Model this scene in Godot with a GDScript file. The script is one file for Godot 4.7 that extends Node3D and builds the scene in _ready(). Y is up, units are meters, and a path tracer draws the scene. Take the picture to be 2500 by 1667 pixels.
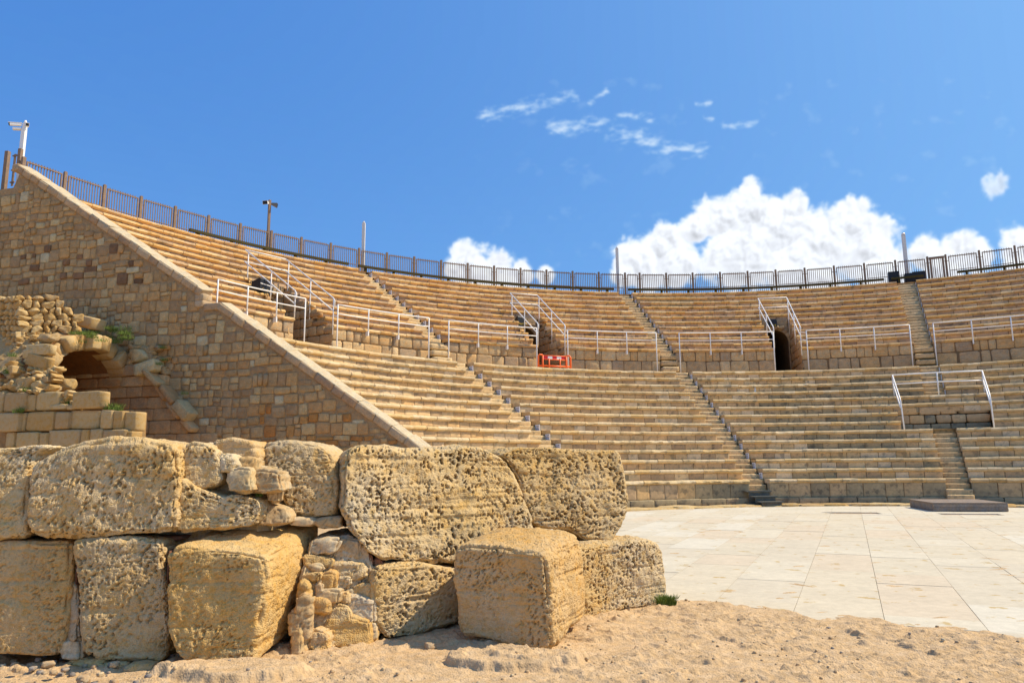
extends Node3D
# Roman theatre seen from behind a ruined ashlar wall. y = 0 is the orchestra floor, metres.

const EYE := Vector3(0, 1.733, 0)
const FOCAL := 1819.25                 # focal length in pixels of the 2500 x 1667 photograph
const PITCH := 0.163968
const ROLL := -0.0086418
const CX := 11.7816                    # centre of the circles of seats
const CZ := -15.4671
const WD := Vector3(0.9579363, 0, 0.2869809)     # along the side wall of the seating
const WN := Vector3(-0.2869809, 0, 0.9579363)    # out of its face
const WB := Vector3(-8.78, 0, -27.16)            # a point on its back line
const WF := Vector3(-8.909141, 0, -26.728929)    # a point on its face

var rng := RandomNumberGenerator.new()
var used := {}
var M := {}
var TX := {}
var nz := FastNoiseLite.new()
var nf := FastNoiseLite.new()
var nc := FastNoiseLite.new()

# ---------------------------------------------------------------- pixel -> place
func pixel_ray(px: float, py: float) -> Vector3:
	var u := px - 1250.0
	var v := py - 833.5
	var a := u * cos(ROLL) + v * sin(ROLL)
	var b := -u * sin(ROLL) + v * cos(ROLL)
	var x := a / FOCAL
	var yc := -b / FOCAL
	return Vector3(x, sin(PITCH) + yc * cos(PITCH), -cos(PITCH) + yc * sin(PITCH))

func on_plane(px: float, py: float, p0: Vector3, n: Vector3) -> Vector3:
	var d := pixel_ray(px, py)
	return EYE + d * ((p0 - EYE).dot(n) / d.dot(n))

func on_level(px: float, py: float, y: float) -> Vector3:
	var d := pixel_ray(px, py)
	return EYE + d * ((y - EYE.y) / d.y)

func to_pixel(P: Vector3) -> Vector2:
	var q := P - EYE
	var dep := q.y * sin(PITCH) - q.z * cos(PITCH)
	var yy := q.y * cos(PITCH) + q.z * sin(PITCH)
	var u := FOCAL * q.x / dep
	var v := -FOCAL * yy / dep
	return Vector2(1250.0 + u * cos(ROLL) - v * sin(ROLL), 833.5 + u * sin(ROLL) + v * cos(ROLL))

func on_wall(px: float, py: float, off := 0.0) -> Vector3:
	return on_plane(px, py, WF + WN * off, WN)

func ringp(r: float, deg: float, y: float) -> Vector3:
	var t := deg_to_rad(deg)
	return Vector3(CX + r * sin(t), y, CZ - r * cos(t))

# ---------------------------------------------------------------- naming and tagging
func numbered(called: String) -> String:
	if not used.has(called):
		used[called] = 0
		return called
	used[called] += 1
	return "%s_%03d" % [called, used[called]]

func thing(called: String, label: String, category: String, at := Vector3.ZERO, turn := 0.0, group := "") -> Node3D:
	var o := Node3D.new()
	o.name = numbered(called)
	add_child(o)
	o.position = at
	o.rotation.y = turn
	tag(o, label, category, group)
	return o

func tag(o: Node, label := "", category := "", group := "", kind := "") -> void:
	if label != "": o.set_meta("label", label)
	if category != "": o.set_meta("category", category)
	if group != "": o.set_meta("group", group)
	if kind != "": o.set_meta("kind", kind)

func obj(called: String, mesh: Mesh, mat: Material, parent: Node = null, xf := Transform3D.IDENTITY) -> MeshInstance3D:
	var o := MeshInstance3D.new()
	o.mesh = mesh
	o.material_override = mat
	o.transform = xf
	o.cast_shadow = GeometryInstance3D.SHADOW_CASTING_SETTING_ON
	if parent == null:
		o.name = numbered(called)
		add_child(o)
	else:
		o.name = called
		parent.add_child(o, true)
	return o

# ---------------------------------------------------------------- mesh helpers
func mesh_of(st: SurfaceTool, smooth := false) -> ArrayMesh:
	if smooth: st.set_smooth_group(0)
	st.generate_normals()
	return st.commit()

func begin() -> SurfaceTool:
	var st := SurfaceTool.new()
	st.begin(Mesh.PRIMITIVE_TRIANGLES)
	st.set_smooth_group(-1)
	return st

func quad(st: SurfaceTool, a: Vector3, b: Vector3, c: Vector3, d: Vector3) -> void:
	# a b c d counter-clockwise seen from outside; front faces run clockwise
	st.add_vertex(a); st.add_vertex(c); st.add_vertex(b)
	st.add_vertex(a); st.add_vertex(d); st.add_vertex(c)

func add_hexa(st: SurfaceTool, p: Array) -> void:
	# p: 0-3 front quad (bl, br, tr, tl), 4-7 back quad in the same order
	quad(st, p[0], p[1], p[2], p[3])
	quad(st, p[5], p[4], p[7], p[6])
	quad(st, p[4], p[0], p[3], p[7])
	quad(st, p[1], p[5], p[6], p[2])
	quad(st, p[3], p[2], p[6], p[7])
	quad(st, p[4], p[5], p[1], p[0])

func add_box(st: SurfaceTool, xf: Transform3D, size: Vector3) -> void:
	var h := size * 0.5
	var p := []
	for z in [1, -1]:
		for xy in [[-1, -1], [1, -1], [1, 1], [-1, 1]]:
			p.append(xf * Vector3(h.x * xy[0], h.y * xy[1], h.z * z))
	add_hexa(st, p)

func box_between(st: SurfaceTool, a: Vector3, b: Vector3, w: float, h: float) -> void:
	var z := (b - a).normalized()
	var up := Vector3.UP if absf(z.y) < 0.95 else Vector3.RIGHT
	var x := up.cross(z).normalized()
	add_box(st, Transform3D(Basis(x, z.cross(x), z), (a + b) * 0.5), Vector3(w, h, a.distance_to(b)))

func add_tube(st: SurfaceTool, pts: Array, rad: float, sides := 8) -> void:
	var rings := []
	var n := pts.size()
	for i in n:
		var t: Vector3
		if i == 0: t = pts[1] - pts[0]
		elif i == n - 1: t = pts[n - 1] - pts[n - 2]
		else: t = (pts[i] - pts[i - 1]).normalized() + (pts[i + 1] - pts[i]).normalized()
		t = t.normalized()
		var up := Vector3.UP if absf(t.y) < 0.9 else Vector3(0.3, 0, 1).normalized()
		var x := up.cross(t).normalized()
		var y := t.cross(x)
		var ring := []
		for k in sides:
			var a := TAU * k / sides
			ring.append(pts[i] + (x * cos(a) + y * sin(a)) * rad)
		rings.append(ring)
	for i in n - 1:
		for k in sides:
			var k2 := (k + 1) % sides
			quad(st, rings[i][k], rings[i][k2], rings[i + 1][k2], rings[i + 1][k])
	for k in range(1, sides - 1):
		st.add_vertex(rings[0][0]); st.add_vertex(rings[0][k]); st.add_vertex(rings[0][k + 1])
		st.add_vertex(rings[n - 1][0]); st.add_vertex(rings[n - 1][k + 1]); st.add_vertex(rings[n - 1][k])

func tube_mesh(pts: Array, rad: float, sides := 8) -> ArrayMesh:
	var st := SurfaceTool.new()
	st.begin(Mesh.PRIMITIVE_TRIANGLES)
	add_tube(st, pts, rad, sides)
	return mesh_of(st, true)

func lathe_mesh(profile: Array, sides := 12) -> ArrayMesh:
	var st := begin()
	for i in profile.size() - 1:
		for k in sides:
			var a := TAU * k / sides
			var b := TAU * (k + 1) / sides
			var p: Vector2 = profile[i]
			var q: Vector2 = profile[i + 1]
			quad(st, Vector3(p.x * cos(a), p.y, -p.x * sin(a)), Vector3(p.x * cos(b), p.y, -p.x * sin(b)), Vector3(q.x * cos(b), q.y, -q.x * sin(b)), Vector3(q.x * cos(a), q.y, -q.x * sin(a)))
	return mesh_of(st)

# a stone that fills the unit box -0.5..0.5, front towards +z, with worn corners and a bulging face (42 triangles)
func stone_mesh(seed_: int, wear: float, bulge: float) -> ArrayMesh:
	var r := RandomNumberGenerator.new()
	r.seed = seed_
	var st := SurfaceTool.new()
	st.begin(Mesh.PRIMITIVE_TRIANGLES)
	st.set_smooth_group(0)
	var g := []
	var at := [-0.5, -0.5 + 0.13, 0.5 - 0.13, 0.5]
	for j in 4:
		var row := []
		for i in 4:
			var x: float = at[i]
			var y: float = at[j]
			var ex := i == 0 or i == 3
			var ey := j == 0 or j == 3
			var z := 0.5
			if ex and ey:
				x *= 1.0 - wear * r.randf_range(0.5, 1.6)
				y *= 1.0 - wear * r.randf_range(0.5, 1.6)
				z = 0.5 - bulge * 1.1
			elif ex or ey:
				z = 0.5 - bulge * r.randf_range(0.5, 0.9)
				if ex: x *= 1.0 - wear * r.randf_range(0.0, 0.5)
				if ey: y *= 1.0 - wear * r.randf_range(0.0, 0.5)
				x += r.randf_range(-0.02, 0.02)
				y += r.randf_range(-0.02, 0.02)
			else:
				z = 0.5 - r.randf_range(0.0, 0.35) * bulge
			row.append(Vector3(x, y, z))
		g.append(row)
	for j in 3:
		for i in 3:
			quad(st, g[j][i], g[j][i + 1], g[j + 1][i + 1], g[j + 1][i])
	var rim := []
	for i in 3: rim.append(g[0][i])
	for j in 3: rim.append(g[j][3])
	for i in 3: rim.append(g[3][3 - i])
	for j in 3: rim.append(g[3 - j][0])
	for k in rim.size():
		var a: Vector3 = rim[k]
		var b: Vector3 = rim[(k + 1) % rim.size()]
		quad(st, Vector3(a.x, a.y, -0.5), Vector3(b.x, b.y, -0.5), b, a)
	st.generate_normals()
	return st.commit()

# an irregular boulder of about unit size
func boulder_mesh(seed_: int, rough: float, n := 7) -> ArrayMesh:
	var st := SurfaceTool.new()
	st.begin(Mesh.PRIMITIVE_TRIANGLES)
	st.set_smooth_group(0)
	var off := Vector3(seed_ * 7.31, seed_ * 3.17, seed_ * 1.7)
	var at := func(u: float, v: float, face: int) -> Vector3:
		var c := Vector3.ZERO
		match face:
			0: c = Vector3(u, v, 1)
			1: c = Vector3(-u, v, -1)
			2: c = Vector3(1, v, -u)
			3: c = Vector3(-1, v, u)
			4: c = Vector3(u, 1, -v)
			5: c = Vector3(u, -1, v)
		var s := c.normalized()
		var p := (c * 0.42 + s * 0.75) * 0.5
		return p * (1.0 + rough * nz.get_noise_3dv(s * 60.0 + off * 20.0) + rough * 0.5 * nz.get_noise_3dv(s * 160.0 + off * 20.0))
	for f in 6:
		for j in n:
			for i in n:
				var u0 := -1.0 + 2.0 * i / n
				var u1 := -1.0 + 2.0 * (i + 1) / n
				var v0 := -1.0 + 2.0 * j / n
				var v1 := -1.0 + 2.0 * (j + 1) / n
				quad(st, at.call(u0, v0, f), at.call(u1, v0, f), at.call(u1, v1, f), at.call(u0, v1, f))
	st.generate_normals()
	return st.commit()

# a broken angular stone of about unit size: a box with its corners cut by random planes, its faces rough
func chunk_mesh(seed_: int, n := 7) -> ArrayMesh:
	var r := RandomNumberGenerator.new()
	r.seed = seed_
	var planes := []
	for k in 9:
		var d := Vector3(r.randf_range(-1, 1), r.randf_range(-1, 1), r.randf_range(-1, 1)).normalized()
		planes.append([d, r.randf_range(0.40, 0.56)])
	var st := SurfaceTool.new()
	st.begin(Mesh.PRIMITIVE_TRIANGLES)
	st.set_smooth_group(0)
	var off := Vector3(seed_ * 17.3, seed_ * 5.1, 3.0)
	var at := func(u: float, v: float, face: int) -> Vector3:
		var c := Vector3.ZERO
		match face:
			0: c = Vector3(u, v, 1)
			1: c = Vector3(-u, v, -1)
			2: c = Vector3(1, v, -u)
			3: c = Vector3(-1, v, u)
			4: c = Vector3(u, 1, -v)
			5: c = Vector3(u, -1, v)
		var s := c.normalized()
		var q: float = 0.5 / maxf(absf(s.x), maxf(absf(s.y), absf(s.z)))
		for p in planes:
			var dt: float = s.dot(p[0])
			if dt > 0.05: q = minf(q, p[1] / dt)
		return s * q * (1.0 + 0.10 * nz.get_noise_3dv(s * 110.0 + off) + 0.07 * nf.get_noise_3dv(s * 330.0 + off))
	for f in 6:
		for j in n:
			for i in n:
				var u0 := -1.0 + 2.0 * i / n
				var u1 := -1.0 + 2.0 * (i + 1) / n
				var v0 := -1.0 + 2.0 * j / n
				var v1 := -1.0 + 2.0 * (j + 1) / n
				quad(st, at.call(u0, v0, f), at.call(u1, v0, f), at.call(u1, v1, f), at.call(u0, v1, f))
	st.generate_normals()
	return st.commit()

# ---------------------------------------------------------------- procedural textures and materials
func noise(kind: int, freq: float, oct: int, seed_: int) -> FastNoiseLite:
	var n := FastNoiseLite.new()
	n.noise_type = kind as FastNoiseLite.NoiseType
	n.frequency = freq
	n.fractal_octaves = oct
	n.fractal_type = FastNoiseLite.FRACTAL_FBM if oct > 1 else FastNoiseLite.FRACTAL_NONE
	n.seed = seed_
	return n

func bytes_of(n: FastNoiseLite, size: int) -> PackedByteArray:
	var im := n.get_seamless_image(size, size, false, false, 0.12, true)
	im.convert(Image.FORMAT_L8)
	return im.get_data()

func make_textures() -> void:
	var S := 512
	var coarse := bytes_of(noise(FastNoiseLite.TYPE_SIMPLEX_SMOOTH, 0.006, 5, 11), S)
	var mid := bytes_of(noise(FastNoiseLite.TYPE_SIMPLEX_SMOOTH, 0.03, 4, 12), S)
	var fine := bytes_of(noise(FastNoiseLite.TYPE_SIMPLEX_SMOOTH, 0.16, 3, 13), S)
	var cell_n := noise(FastNoiseLite.TYPE_CELLULAR, 0.07, 1, 14)
	cell_n.cellular_return_type = FastNoiseLite.RETURN_DISTANCE
	var cell := bytes_of(cell_n, S)
	var stain := bytes_of(noise(FastNoiseLite.TYPE_SIMPLEX_SMOOTH, 0.011, 6, 15), S)
	var sets := {}
	for k in ["stone", "seat", "pitted", "sand", "pave", "relief", "pits"]:
		var b := PackedByteArray()
		b.resize(S * S * 3)
		sets[k] = b
	for i in S * S:
		var c := coarse[i] / 255.0
		var m := mid[i] / 255.0
		var f := fine[i] / 255.0
		var e := cell[i] / 255.0
		var t := stain[i] / 255.0
		var j := i * 3
		# stone: mottled, with warm and grey patches and dark specks that paint shaded pits
		var l := 0.90 + 0.18 * (c - 0.5) + 0.20 * (m - 0.5) + 0.24 * (f - 0.5)
		if f < 0.30: l -= (0.30 - f) * 1.1
		var warm := (t - 0.5) * 0.16
		put(sets["stone"], j, l * (1.0 + warm), l, l * (1.0 - warm * 1.3))
		# seats: cut limestone with blackish growth in patches of its own outline
		var q := 0.93 + 0.12 * (c - 0.5) + 0.14 * (m - 0.5) + 0.18 * (f - 0.5)
		var dark := smoothstep(0.58, 0.85, t + 0.10 * (m - 0.5) + 0.06 * (f - 0.5))
		q *= 1.0 - 0.26 * dark
		put(sets["seat"], j, q * (1.0 - 0.03 * dark), q, q * (1.0 + 0.06 * dark))
		# coarse shell limestone: pale crust, ochre body, grey lichen specks
		var w := 0.90 + 0.16 * (m - 0.5) + 0.26 * (f - 0.5) + 0.14 * (c - 0.5)
		var lich := smoothstep(0.56, 0.68, c * 0.35 + f * 0.65 + (m - 0.5) * 0.35)
		var och := smoothstep(0.45, 0.75, t)
		put(sets["pitted"], j, lerpf(w, 0.62 * w + 0.02, lich * 0.55), lerpf(w * (1.0 - 0.06 * och), 0.62 * w + 0.02, lich * 0.55), lerpf(w * (1.0 - 0.20 * och), 0.68 * w + 0.02, lich * 0.55))
		# sand
		var s := 0.90 + 0.18 * (c - 0.5) + 0.16 * (m - 0.5) + 0.22 * (f - 0.5)
		if f > 0.74: s += (f - 0.74) * 0.5
		put(sets["sand"], j, s, s * (0.985 - 0.05 * (t - 0.5)), s * (0.97 - 0.16 * (t - 0.5)))
		# paving: cream slabs with brown dirt drifts and dark chips
		var p := 0.93 + 0.05 * (c - 0.5) + 0.06 * (m - 0.5) + 0.06 * (f - 0.5)
		var dirt := 0.8 * smoothstep(0.78, 0.90, t + 0.22 * (m - 0.5) + 0.18 * (f - 0.5))
		put(sets["pave"], j, p * (1.0 - 0.13 * dirt), p * (1.0 - 0.22 * dirt), p * (1.0 - 0.40 * dirt))
		var h := 0.5 + 0.5 * (m - 0.5) + 0.7 * (f - 0.5)
		put(sets["relief"], j, h, h, h)
		var g := clampf(smoothstep(0.0, 0.45, e + 0.25 * (m - 0.5)) * 0.75 + 0.35 * (f - 0.2), 0.0, 1.0)
		put(sets["pits"], j, g, g, g)
	for k in sets:
		var im := Image.create_from_data(S, S, false, Image.FORMAT_RGB8, sets[k])
		im.generate_mipmaps()
		TX[k] = ImageTexture.create_from_image(im)

func put(b: PackedByteArray, j: int, r: float, g: float, bl: float) -> void:
	b[j] = int(clampf(r, 0.0, 1.0) * 255.0)
	b[j + 1] = int(clampf(g, 0.0, 1.0) * 255.0)
	b[j + 2] = int(clampf(bl, 0.0, 1.0) * 255.0)

func stone_mat(col: Color, tex: String, metres: float, relief := "relief", cm := 0.6, rough := 0.93) -> StandardMaterial3D:
	var m := StandardMaterial3D.new()
	m.albedo_color = col
	m.albedo_texture = TX[tex]
	m.uv1_triplanar = true
	m.uv1_world_triplanar = true
	m.uv1_scale = Vector3.ONE / metres
	m.roughness = rough
	m.metallic_specular = 0.25
	if cm > 0.0:
		m.heightmap_enabled = true
		m.heightmap_texture = TX[relief]
		m.heightmap_scale = cm
	return m

func plain_mat(col: Color, rough := 0.6, metal := 0.0, spec := 0.5) -> StandardMaterial3D:
	var m := StandardMaterial3D.new()
	m.albedo_color = col
	m.roughness = rough
	m.metallic = metal
	m.metallic_specular = spec
	return m

func palette(cols: Array, tex: String, metres: float, relief := "relief", cm := 0.6) -> Array:
	var out := []
	for c in cols: out.append(stone_mat(c, tex, metres, relief, cm))
	return out

func pick(a: Array) -> Variant:
	return a[rng.randi() % a.size()]

func c8(r: int, g: int, b: int) -> Color:
	return Color8(r, g, b)

func make_materials() -> void:
	M.seat_up = palette([c8(234, 192, 128), c8(236, 198, 138), c8(228, 184, 120), c8(240, 206, 150), c8(224, 184, 130), c8(232, 186, 116), c8(212, 176, 130), c8(226, 180, 112)], "seat", 2.3)
	M.riser_up = palette([c8(226, 190, 148), c8(220, 184, 144), c8(230, 194, 148), c8(208, 174, 140), c8(226, 182, 134), c8(200, 168, 134), c8(234, 204, 162), c8(180, 150, 120)], "seat", 2.9)
	M.seat_lo = palette([c8(230, 202, 152), c8(226, 194, 142), c8(234, 208, 162), c8(218, 190, 142), c8(226, 192, 134)], "seat", 2.7)
	M.riser_lo = palette([c8(232, 198, 146), c8(226, 188, 136), c8(236, 206, 156), c8(220, 186, 138), c8(214, 182, 138), c8(232, 192, 134), c8(238, 212, 170), c8(200, 170, 130)], "seat", 2.5)
	M.riser_dark = palette([c8(180, 162, 126), c8(164, 148, 116), c8(196, 172, 130), c8(206, 178, 134)], "seat", 2.2)
	M.podium = palette([c8(226, 194, 144), c8(218, 186, 138), c8(212, 180, 136), c8(232, 202, 154), c8(202, 172, 130), c8(222, 184, 130), c8(194, 168, 134)], "stone", 1.3, "pits", 1.2)
	M.step = palette([c8(226, 192, 140), c8(218, 184, 132), c8(230, 200, 150)], "seat", 1.5)
	M.core = stone_mat(c8(140, 116, 86), "stone", 1.5)
	M.walk = stone_mat(c8(222, 190, 138), "sand", 2.0)
	M.wall = palette([c8(213, 178, 126), c8(203, 170, 120), c8(218, 184, 130), c8(194, 162, 115), c8(215, 174, 117), c8(201, 168, 122), c8(223, 192, 137), c8(211, 168, 113), c8(189, 156, 113), c8(207, 174, 124)], "stone", 0.9, "pits", 1.4)
	M.wall_pale = palette([c8(227, 205, 152), c8(221, 196, 143), c8(218, 202, 159)], "stone", 0.9, "pits", 0.9)
	M.wall_dark = palette([c8(150, 117, 85), c8(165, 127, 91), c8(136, 107, 79)], "stone", 0.9, "pits", 1.4)
	M.wall_red = palette([c8(207, 150, 85), c8(203, 144, 83), c8(211, 160, 96)], "stone", 0.9, "pits", 1.4)
	M.mortar = stone_mat(c8(191, 160, 117), "stone", 0.7, "relief", 1.6)
	M.mortar_low = stone_mat(c8(181, 146, 100), "stone", 0.8, "relief", 1.2)
	M.lining = stone_mat(c8(150, 106, 66), "stone", 1.2, "relief", 1.0)  # darker than the outer stone, painting in the shade inside the vault
	M.coping = palette([c8(206, 176, 136), c8(198, 166, 126), c8(212, 184, 144), c8(190, 158, 122)], "stone", 1.2, "relief", 1.0)
	M.cap = stone_mat(c8(222, 202, 164), "stone", 1.0, "relief", 1.2)  # pale tone that puts the sunlit look onto the coping top
	M.ruin = palette([c8(226, 196, 140), c8(218, 186, 130), c8(232, 204, 150), c8(210, 178, 128), c8(222, 192, 140), c8(214, 178, 118)], "pitted", 1.0, "pits", 1.0)
	M.ashlar = palette([c8(216, 178, 126), c8(208, 168, 118), c8(222, 186, 134), c8(202, 164, 118), c8(204, 158, 106)], "stone", 1.4, "relief", 1.0)
	M.block = palette([c8(240, 218, 176), c8(234, 212, 170), c8(242, 222, 182), c8(236, 206, 156), c8(240, 212, 158)], "pitted", 0.62, "pits", 0.8)
	M.plaster = palette([c8(228, 210, 178), c8(220, 198, 162), c8(214, 190, 152)], "stone", 0.5, "relief", 0.5)
	M.clay = stone_mat(c8(172, 124, 94), "stone", 0.4, "relief", 1.0)
	M.ground = stone_mat(c8(216, 186, 142), "sand", 0.8, "pits", 0.6)
	M.pave = palette([c8(220, 209, 182), c8(216, 204, 176), c8(222, 213, 189), c8(215, 203, 176), c8(218, 205, 176), c8(218, 202, 173)], "pave", 2.6, "relief", 0.12)
	M.pebble = palette([c8(206, 178, 138), c8(180, 166, 148), c8(222, 200, 160), c8(150, 142, 134)], "stone", 0.4)
	M.fence = stone_mat(c8(158, 134, 112), "stone", 0.8, "relief", 0.1, 0.75)
	M.beam = stone_mat(c8(84, 76, 44), "stone", 0.8, "relief", 0.1, 0.7)
	M.white = plain_mat(c8(238, 236, 228), 0.42)
	M.mast = plain_mat(c8(214, 212, 204), 0.5)
	M.black = plain_mat(c8(18, 19, 22), 0.5)
	M.grey = plain_mat(c8(112, 108, 100), 0.6)
	M.yellow = plain_mat(c8(226, 190, 30), 0.5)
	M.orange = plain_mat(c8(250, 108, 24), 0.42)
	M.red = plain_mat(c8(206, 24, 32), 0.4)
	M.plate = plain_mat(c8(240, 241, 244), 0.45)
	M.ink = plain_mat(c8(70, 72, 80), 0.7)
	M.timber = stone_mat(c8(118, 116, 104), "stone", 0.9, "relief", 0.2, 0.8)
	M.platform = stone_mat(c8(158, 142, 126), "stone", 1.2, "relief", 0.15, 0.75)
	var leaf := plain_mat(Color(0.14, 0.20, 0.04).linear_to_srgb(), 0.8, 0.0, 0.2)
	leaf.backlight = Color(0.12, 0.16, 0.03)
	leaf.cull_mode = BaseMaterial3D.CULL_DISABLED
	M.leaf = leaf
	var bottle := plain_mat(Color(0.75, 0.85, 0.92, 0.35), 0.1)
	bottle.transparency = BaseMaterial3D.TRANSPARENCY_ALPHA
	M.bottle = bottle

var stones := []
var boulders := []
var chunks := []

# ---------------------------------------------------------------- sky
func sky_color(az: float, el: float, toward_sun: Vector3) -> Color:
	var d := Vector3(sin(az) * cos(el), sin(el), -cos(az) * cos(el))
	var ang := rad_to_deg(acos(clampf(d.dot(toward_sun), -1.0, 1.0)))
	var hor := exp(-maxf(rad_to_deg(el), 0.0) / 19.0)
	var sunny := exp(-pow(ang / 50.0, 2.0))
	return Color(0.022 + 0.25 * sunny + 0.20 * hor, 0.146 + 0.39 * sunny + 0.36 * hor, 0.550 + 0.38 * sunny + 0.36 * hor)

func seg(p: Vector2, a: Vector2, b: Vector2) -> float:
	var t := clampf((p - a).dot(b - a) / maxf((b - a).length_squared(), 0.001), 0.0, 1.0)
	return p.distance_to(a + (b - a) * t)

func billow(p: Vector2, n1: FastNoiseLite, nb: FastNoiseLite) -> float:
	var w := Vector2(n1.get_noise_2d(p.x * 1.2, p.y * 1.2), n1.get_noise_2d(p.x * 1.2 + 700.0, p.y * 1.2)) * 22.0
	var q := p + w
	return 0.44 * (0.42 - (nb.get_noise_2dv(q * 0.9) + 1.0)) + 0.22 * (0.42 - (nb.get_noise_2dv(q * 2.3 + Vector2(91, 17)) + 1.0)) + 0.11 * (0.42 - (nb.get_noise_2dv(q * 5.5 + Vector2(9, 57)) + 1.0)) + 0.30 * n1.get_noise_2d(p.x * 0.8, p.y * 0.8) + 0.14

func make_sky(toward_sun: Vector3) -> Texture2D:
	var bw := 512
	var bh := 256
	var base := Image.create(bw, bh, false, Image.FORMAT_RGB8)
	for y in bh:
		var el := PI * (0.5 - (y + 0.5) / bh)
		for x in bw:
			var az := TAU * ((x + 0.5) / bw - 0.5)
			base.set_pixel(x, y, sky_color(az, maxf(el, 0.0), toward_sun).clamp().linear_to_srgb())
	var W := 4096
	var H := 2048
	base.resize(W, H, Image.INTERPOLATE_CUBIC)
	# heaps of cloud: centre and radius in the photograph's pixels, i.e. directions
	var puffs := [[1834, 470, 34], [1828, 508, 58], [1760, 535, 66], [1700, 560, 42], [1910, 560, 84], [1935, 508, 40], [1807, 606, 105], [2020, 598, 95], [2083, 540, 55], [2126, 595, 76], [1966, 648, 120], [1616, 600, 52], [1573, 640, 66], [1650, 640, 66], [1530, 660, 40], [2158, 650, 76], [2264, 622, 48], [2338, 614, 52], [2384, 632, 46], [2300, 650, 60], [2487, 600, 44], [2520, 640, 70], [1137, 632, 42], [1105, 652, 28], [1212, 650, 42], [1275, 668, 30], [1160, 668, 60], [1330, 672, 24], [1230, 690, 50], [2434, 452, 34]]
	var wisps := [[Vector2(1180, 283), Vector2(1300, 256), 15.0], [Vector2(1300, 256), Vector2(1402, 234), 14.0], [Vector2(1350, 312), Vector2(1458, 300), 19.0], [Vector2(1495, 325), Vector2(1585, 340), 17.0], [Vector2(1575, 350), Vector2(1715, 372), 16.0], [Vector2(1770, 306), Vector2(1850, 300), 8.0], [Vector2(1510, 280), Vector2(1590, 292), 10.0], [Vector2(1440, 250), Vector2(1480, 222), 7.0], [Vector2(1700, 255), Vector2(1735, 252), 5.0], [Vector2(1720, 288), Vector2(1740, 290), 6.0]]
	var n1 := noise(FastNoiseLite.TYPE_SIMPLEX_SMOOTH, 0.012, 5, 31)
	var n2 := noise(FastNoiseLite.TYPE_SIMPLEX_SMOOTH, 0.05, 4, 32)
	var n3 := noise(FastNoiseLite.TYPE_SIMPLEX_SMOOTH, 0.009, 4, 33)
	var nb := noise(FastNoiseLite.TYPE_CELLULAR, 0.018, 1, 34)
	nb.cellular_return_type = FastNoiseLite.RETURN_DISTANCE
	nb.cellular_jitter = 1.0
	var cover := Image.create(960, 560, false, Image.FORMAT_RGBA8)
	var x0 := int(W * (0.5 - 42.0 / 360.0))
	var y0 := int(H * (0.5 - 47.0 / 180.0))
	for yy in 560:
		var el := PI * (0.5 - (y0 + yy + 0.5) / H)
		for xx in 960:
			var az := TAU * ((x0 + xx + 0.5) / W - 0.5)
			var d := Vector3(sin(az) * cos(el), sin(el), -cos(az) * cos(el))
			var p := to_pixel(EYE + d * 100.0)
			if p.y < 190.0 or p.y > 800.0 or p.x < 1000.0: continue
			var a := 0.0
			var lum := 1.0
			if p.y > 400.0:
				var best := -1.0
				var low := 0.0
				for q in puffs:
					var dx: float = p.x - q[0]
					var dy: float = p.y - q[1]
					var rr: float = q[2]
					if absf(dx) > rr * 1.7 or absf(dy) > rr * 1.7: continue
					var v := 1.0 - sqrt(dx * dx + dy * dy) / rr
					if v > best:
						best = v
						low = dy / rr
				if best > -0.75:
					var v2 := best + billow(p, n1, nb)
					a = smoothstep(-0.12, 0.30, v2)
					var thick := smoothstep(0.0, 0.7, v2)
					var shade := billow(p + Vector2(7.0, -9.0), n1, nb) - billow(p, n1, nb)
					lum = 0.985 - 0.45 * clampf(shade, -0.1, 0.3) * thick - 0.13 * thick * smoothstep(-0.2, 0.9, low) + 0.07 * thick * n3.get_noise_2d(p.x * 1.5, p.y * 2.0)
					if p.x > 2380.0 and p.y < 520.0: a *= 0.75 * smoothstep(-0.5, 0.5, best + 0.9 * n2.get_noise_2d(p.x * 0.6, p.y * 0.6))
			else:
				for q in wisps:
					var dd := seg(p, q[0], q[1])
					var ww: float = q[2]
					if dd > ww * 2.6: continue
					var v := 0.9 - 0.75 * dd / ww + 1.1 * n2.get_noise_2d(p.x * 0.5 + p.y * 0.3, p.y * 1.1) + 0.9 * n1.get_noise_2d(p.x * 1.0, p.y * 2.4)
					a = maxf(a, 0.66 * smoothstep(-0.2, 1.8, v) * smoothstep(2.6, 0.6, dd / ww))
			var veil := n3.get_noise_2d(p.x, p.y * 1.4)
			a = maxf(a, 0.10 * smoothstep(0.25, 0.7, veil) * smoothstep(1000.0, 1500.0, p.x))
			if a <= 0.0: continue
			lum = clampf(lum, 0.62, 1.0)
			cover.set_pixel(xx, yy, Color(lum * 0.965, lum * 0.985, minf(lum * 1.02, 1.0), a))
	base.convert(Image.FORMAT_RGBA8)
	base.blend_rect(cover, Rect2i(0, 0, 960, 560), Vector2i(x0, y0))
	# the same kind of cumulus goes on round the horizon
	var flip := cover.duplicate()
	flip.flip_x()
	var turn := 1
	for xx in [2570, 3136, 560, 0]:
		base.blend_rect(flip if turn % 2 == 1 else cover, Rect2i(0, 260, 960, 300), Vector2i(xx, y0 + 260))
		turn += 1
	base.convert(Image.FORMAT_RGB8)
	# straight ahead (-z) is at the image's edge
	var rolled := Image.create(W, H, false, Image.FORMAT_RGB8)
	rolled.blit_rect(base, Rect2i(W / 2, 0, W / 2, H), Vector2i(0, 0))
	rolled.blit_rect(base, Rect2i(0, 0, W / 2, H), Vector2i(W / 2, 0))
	return ImageTexture.create_from_image(rolled)

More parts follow.
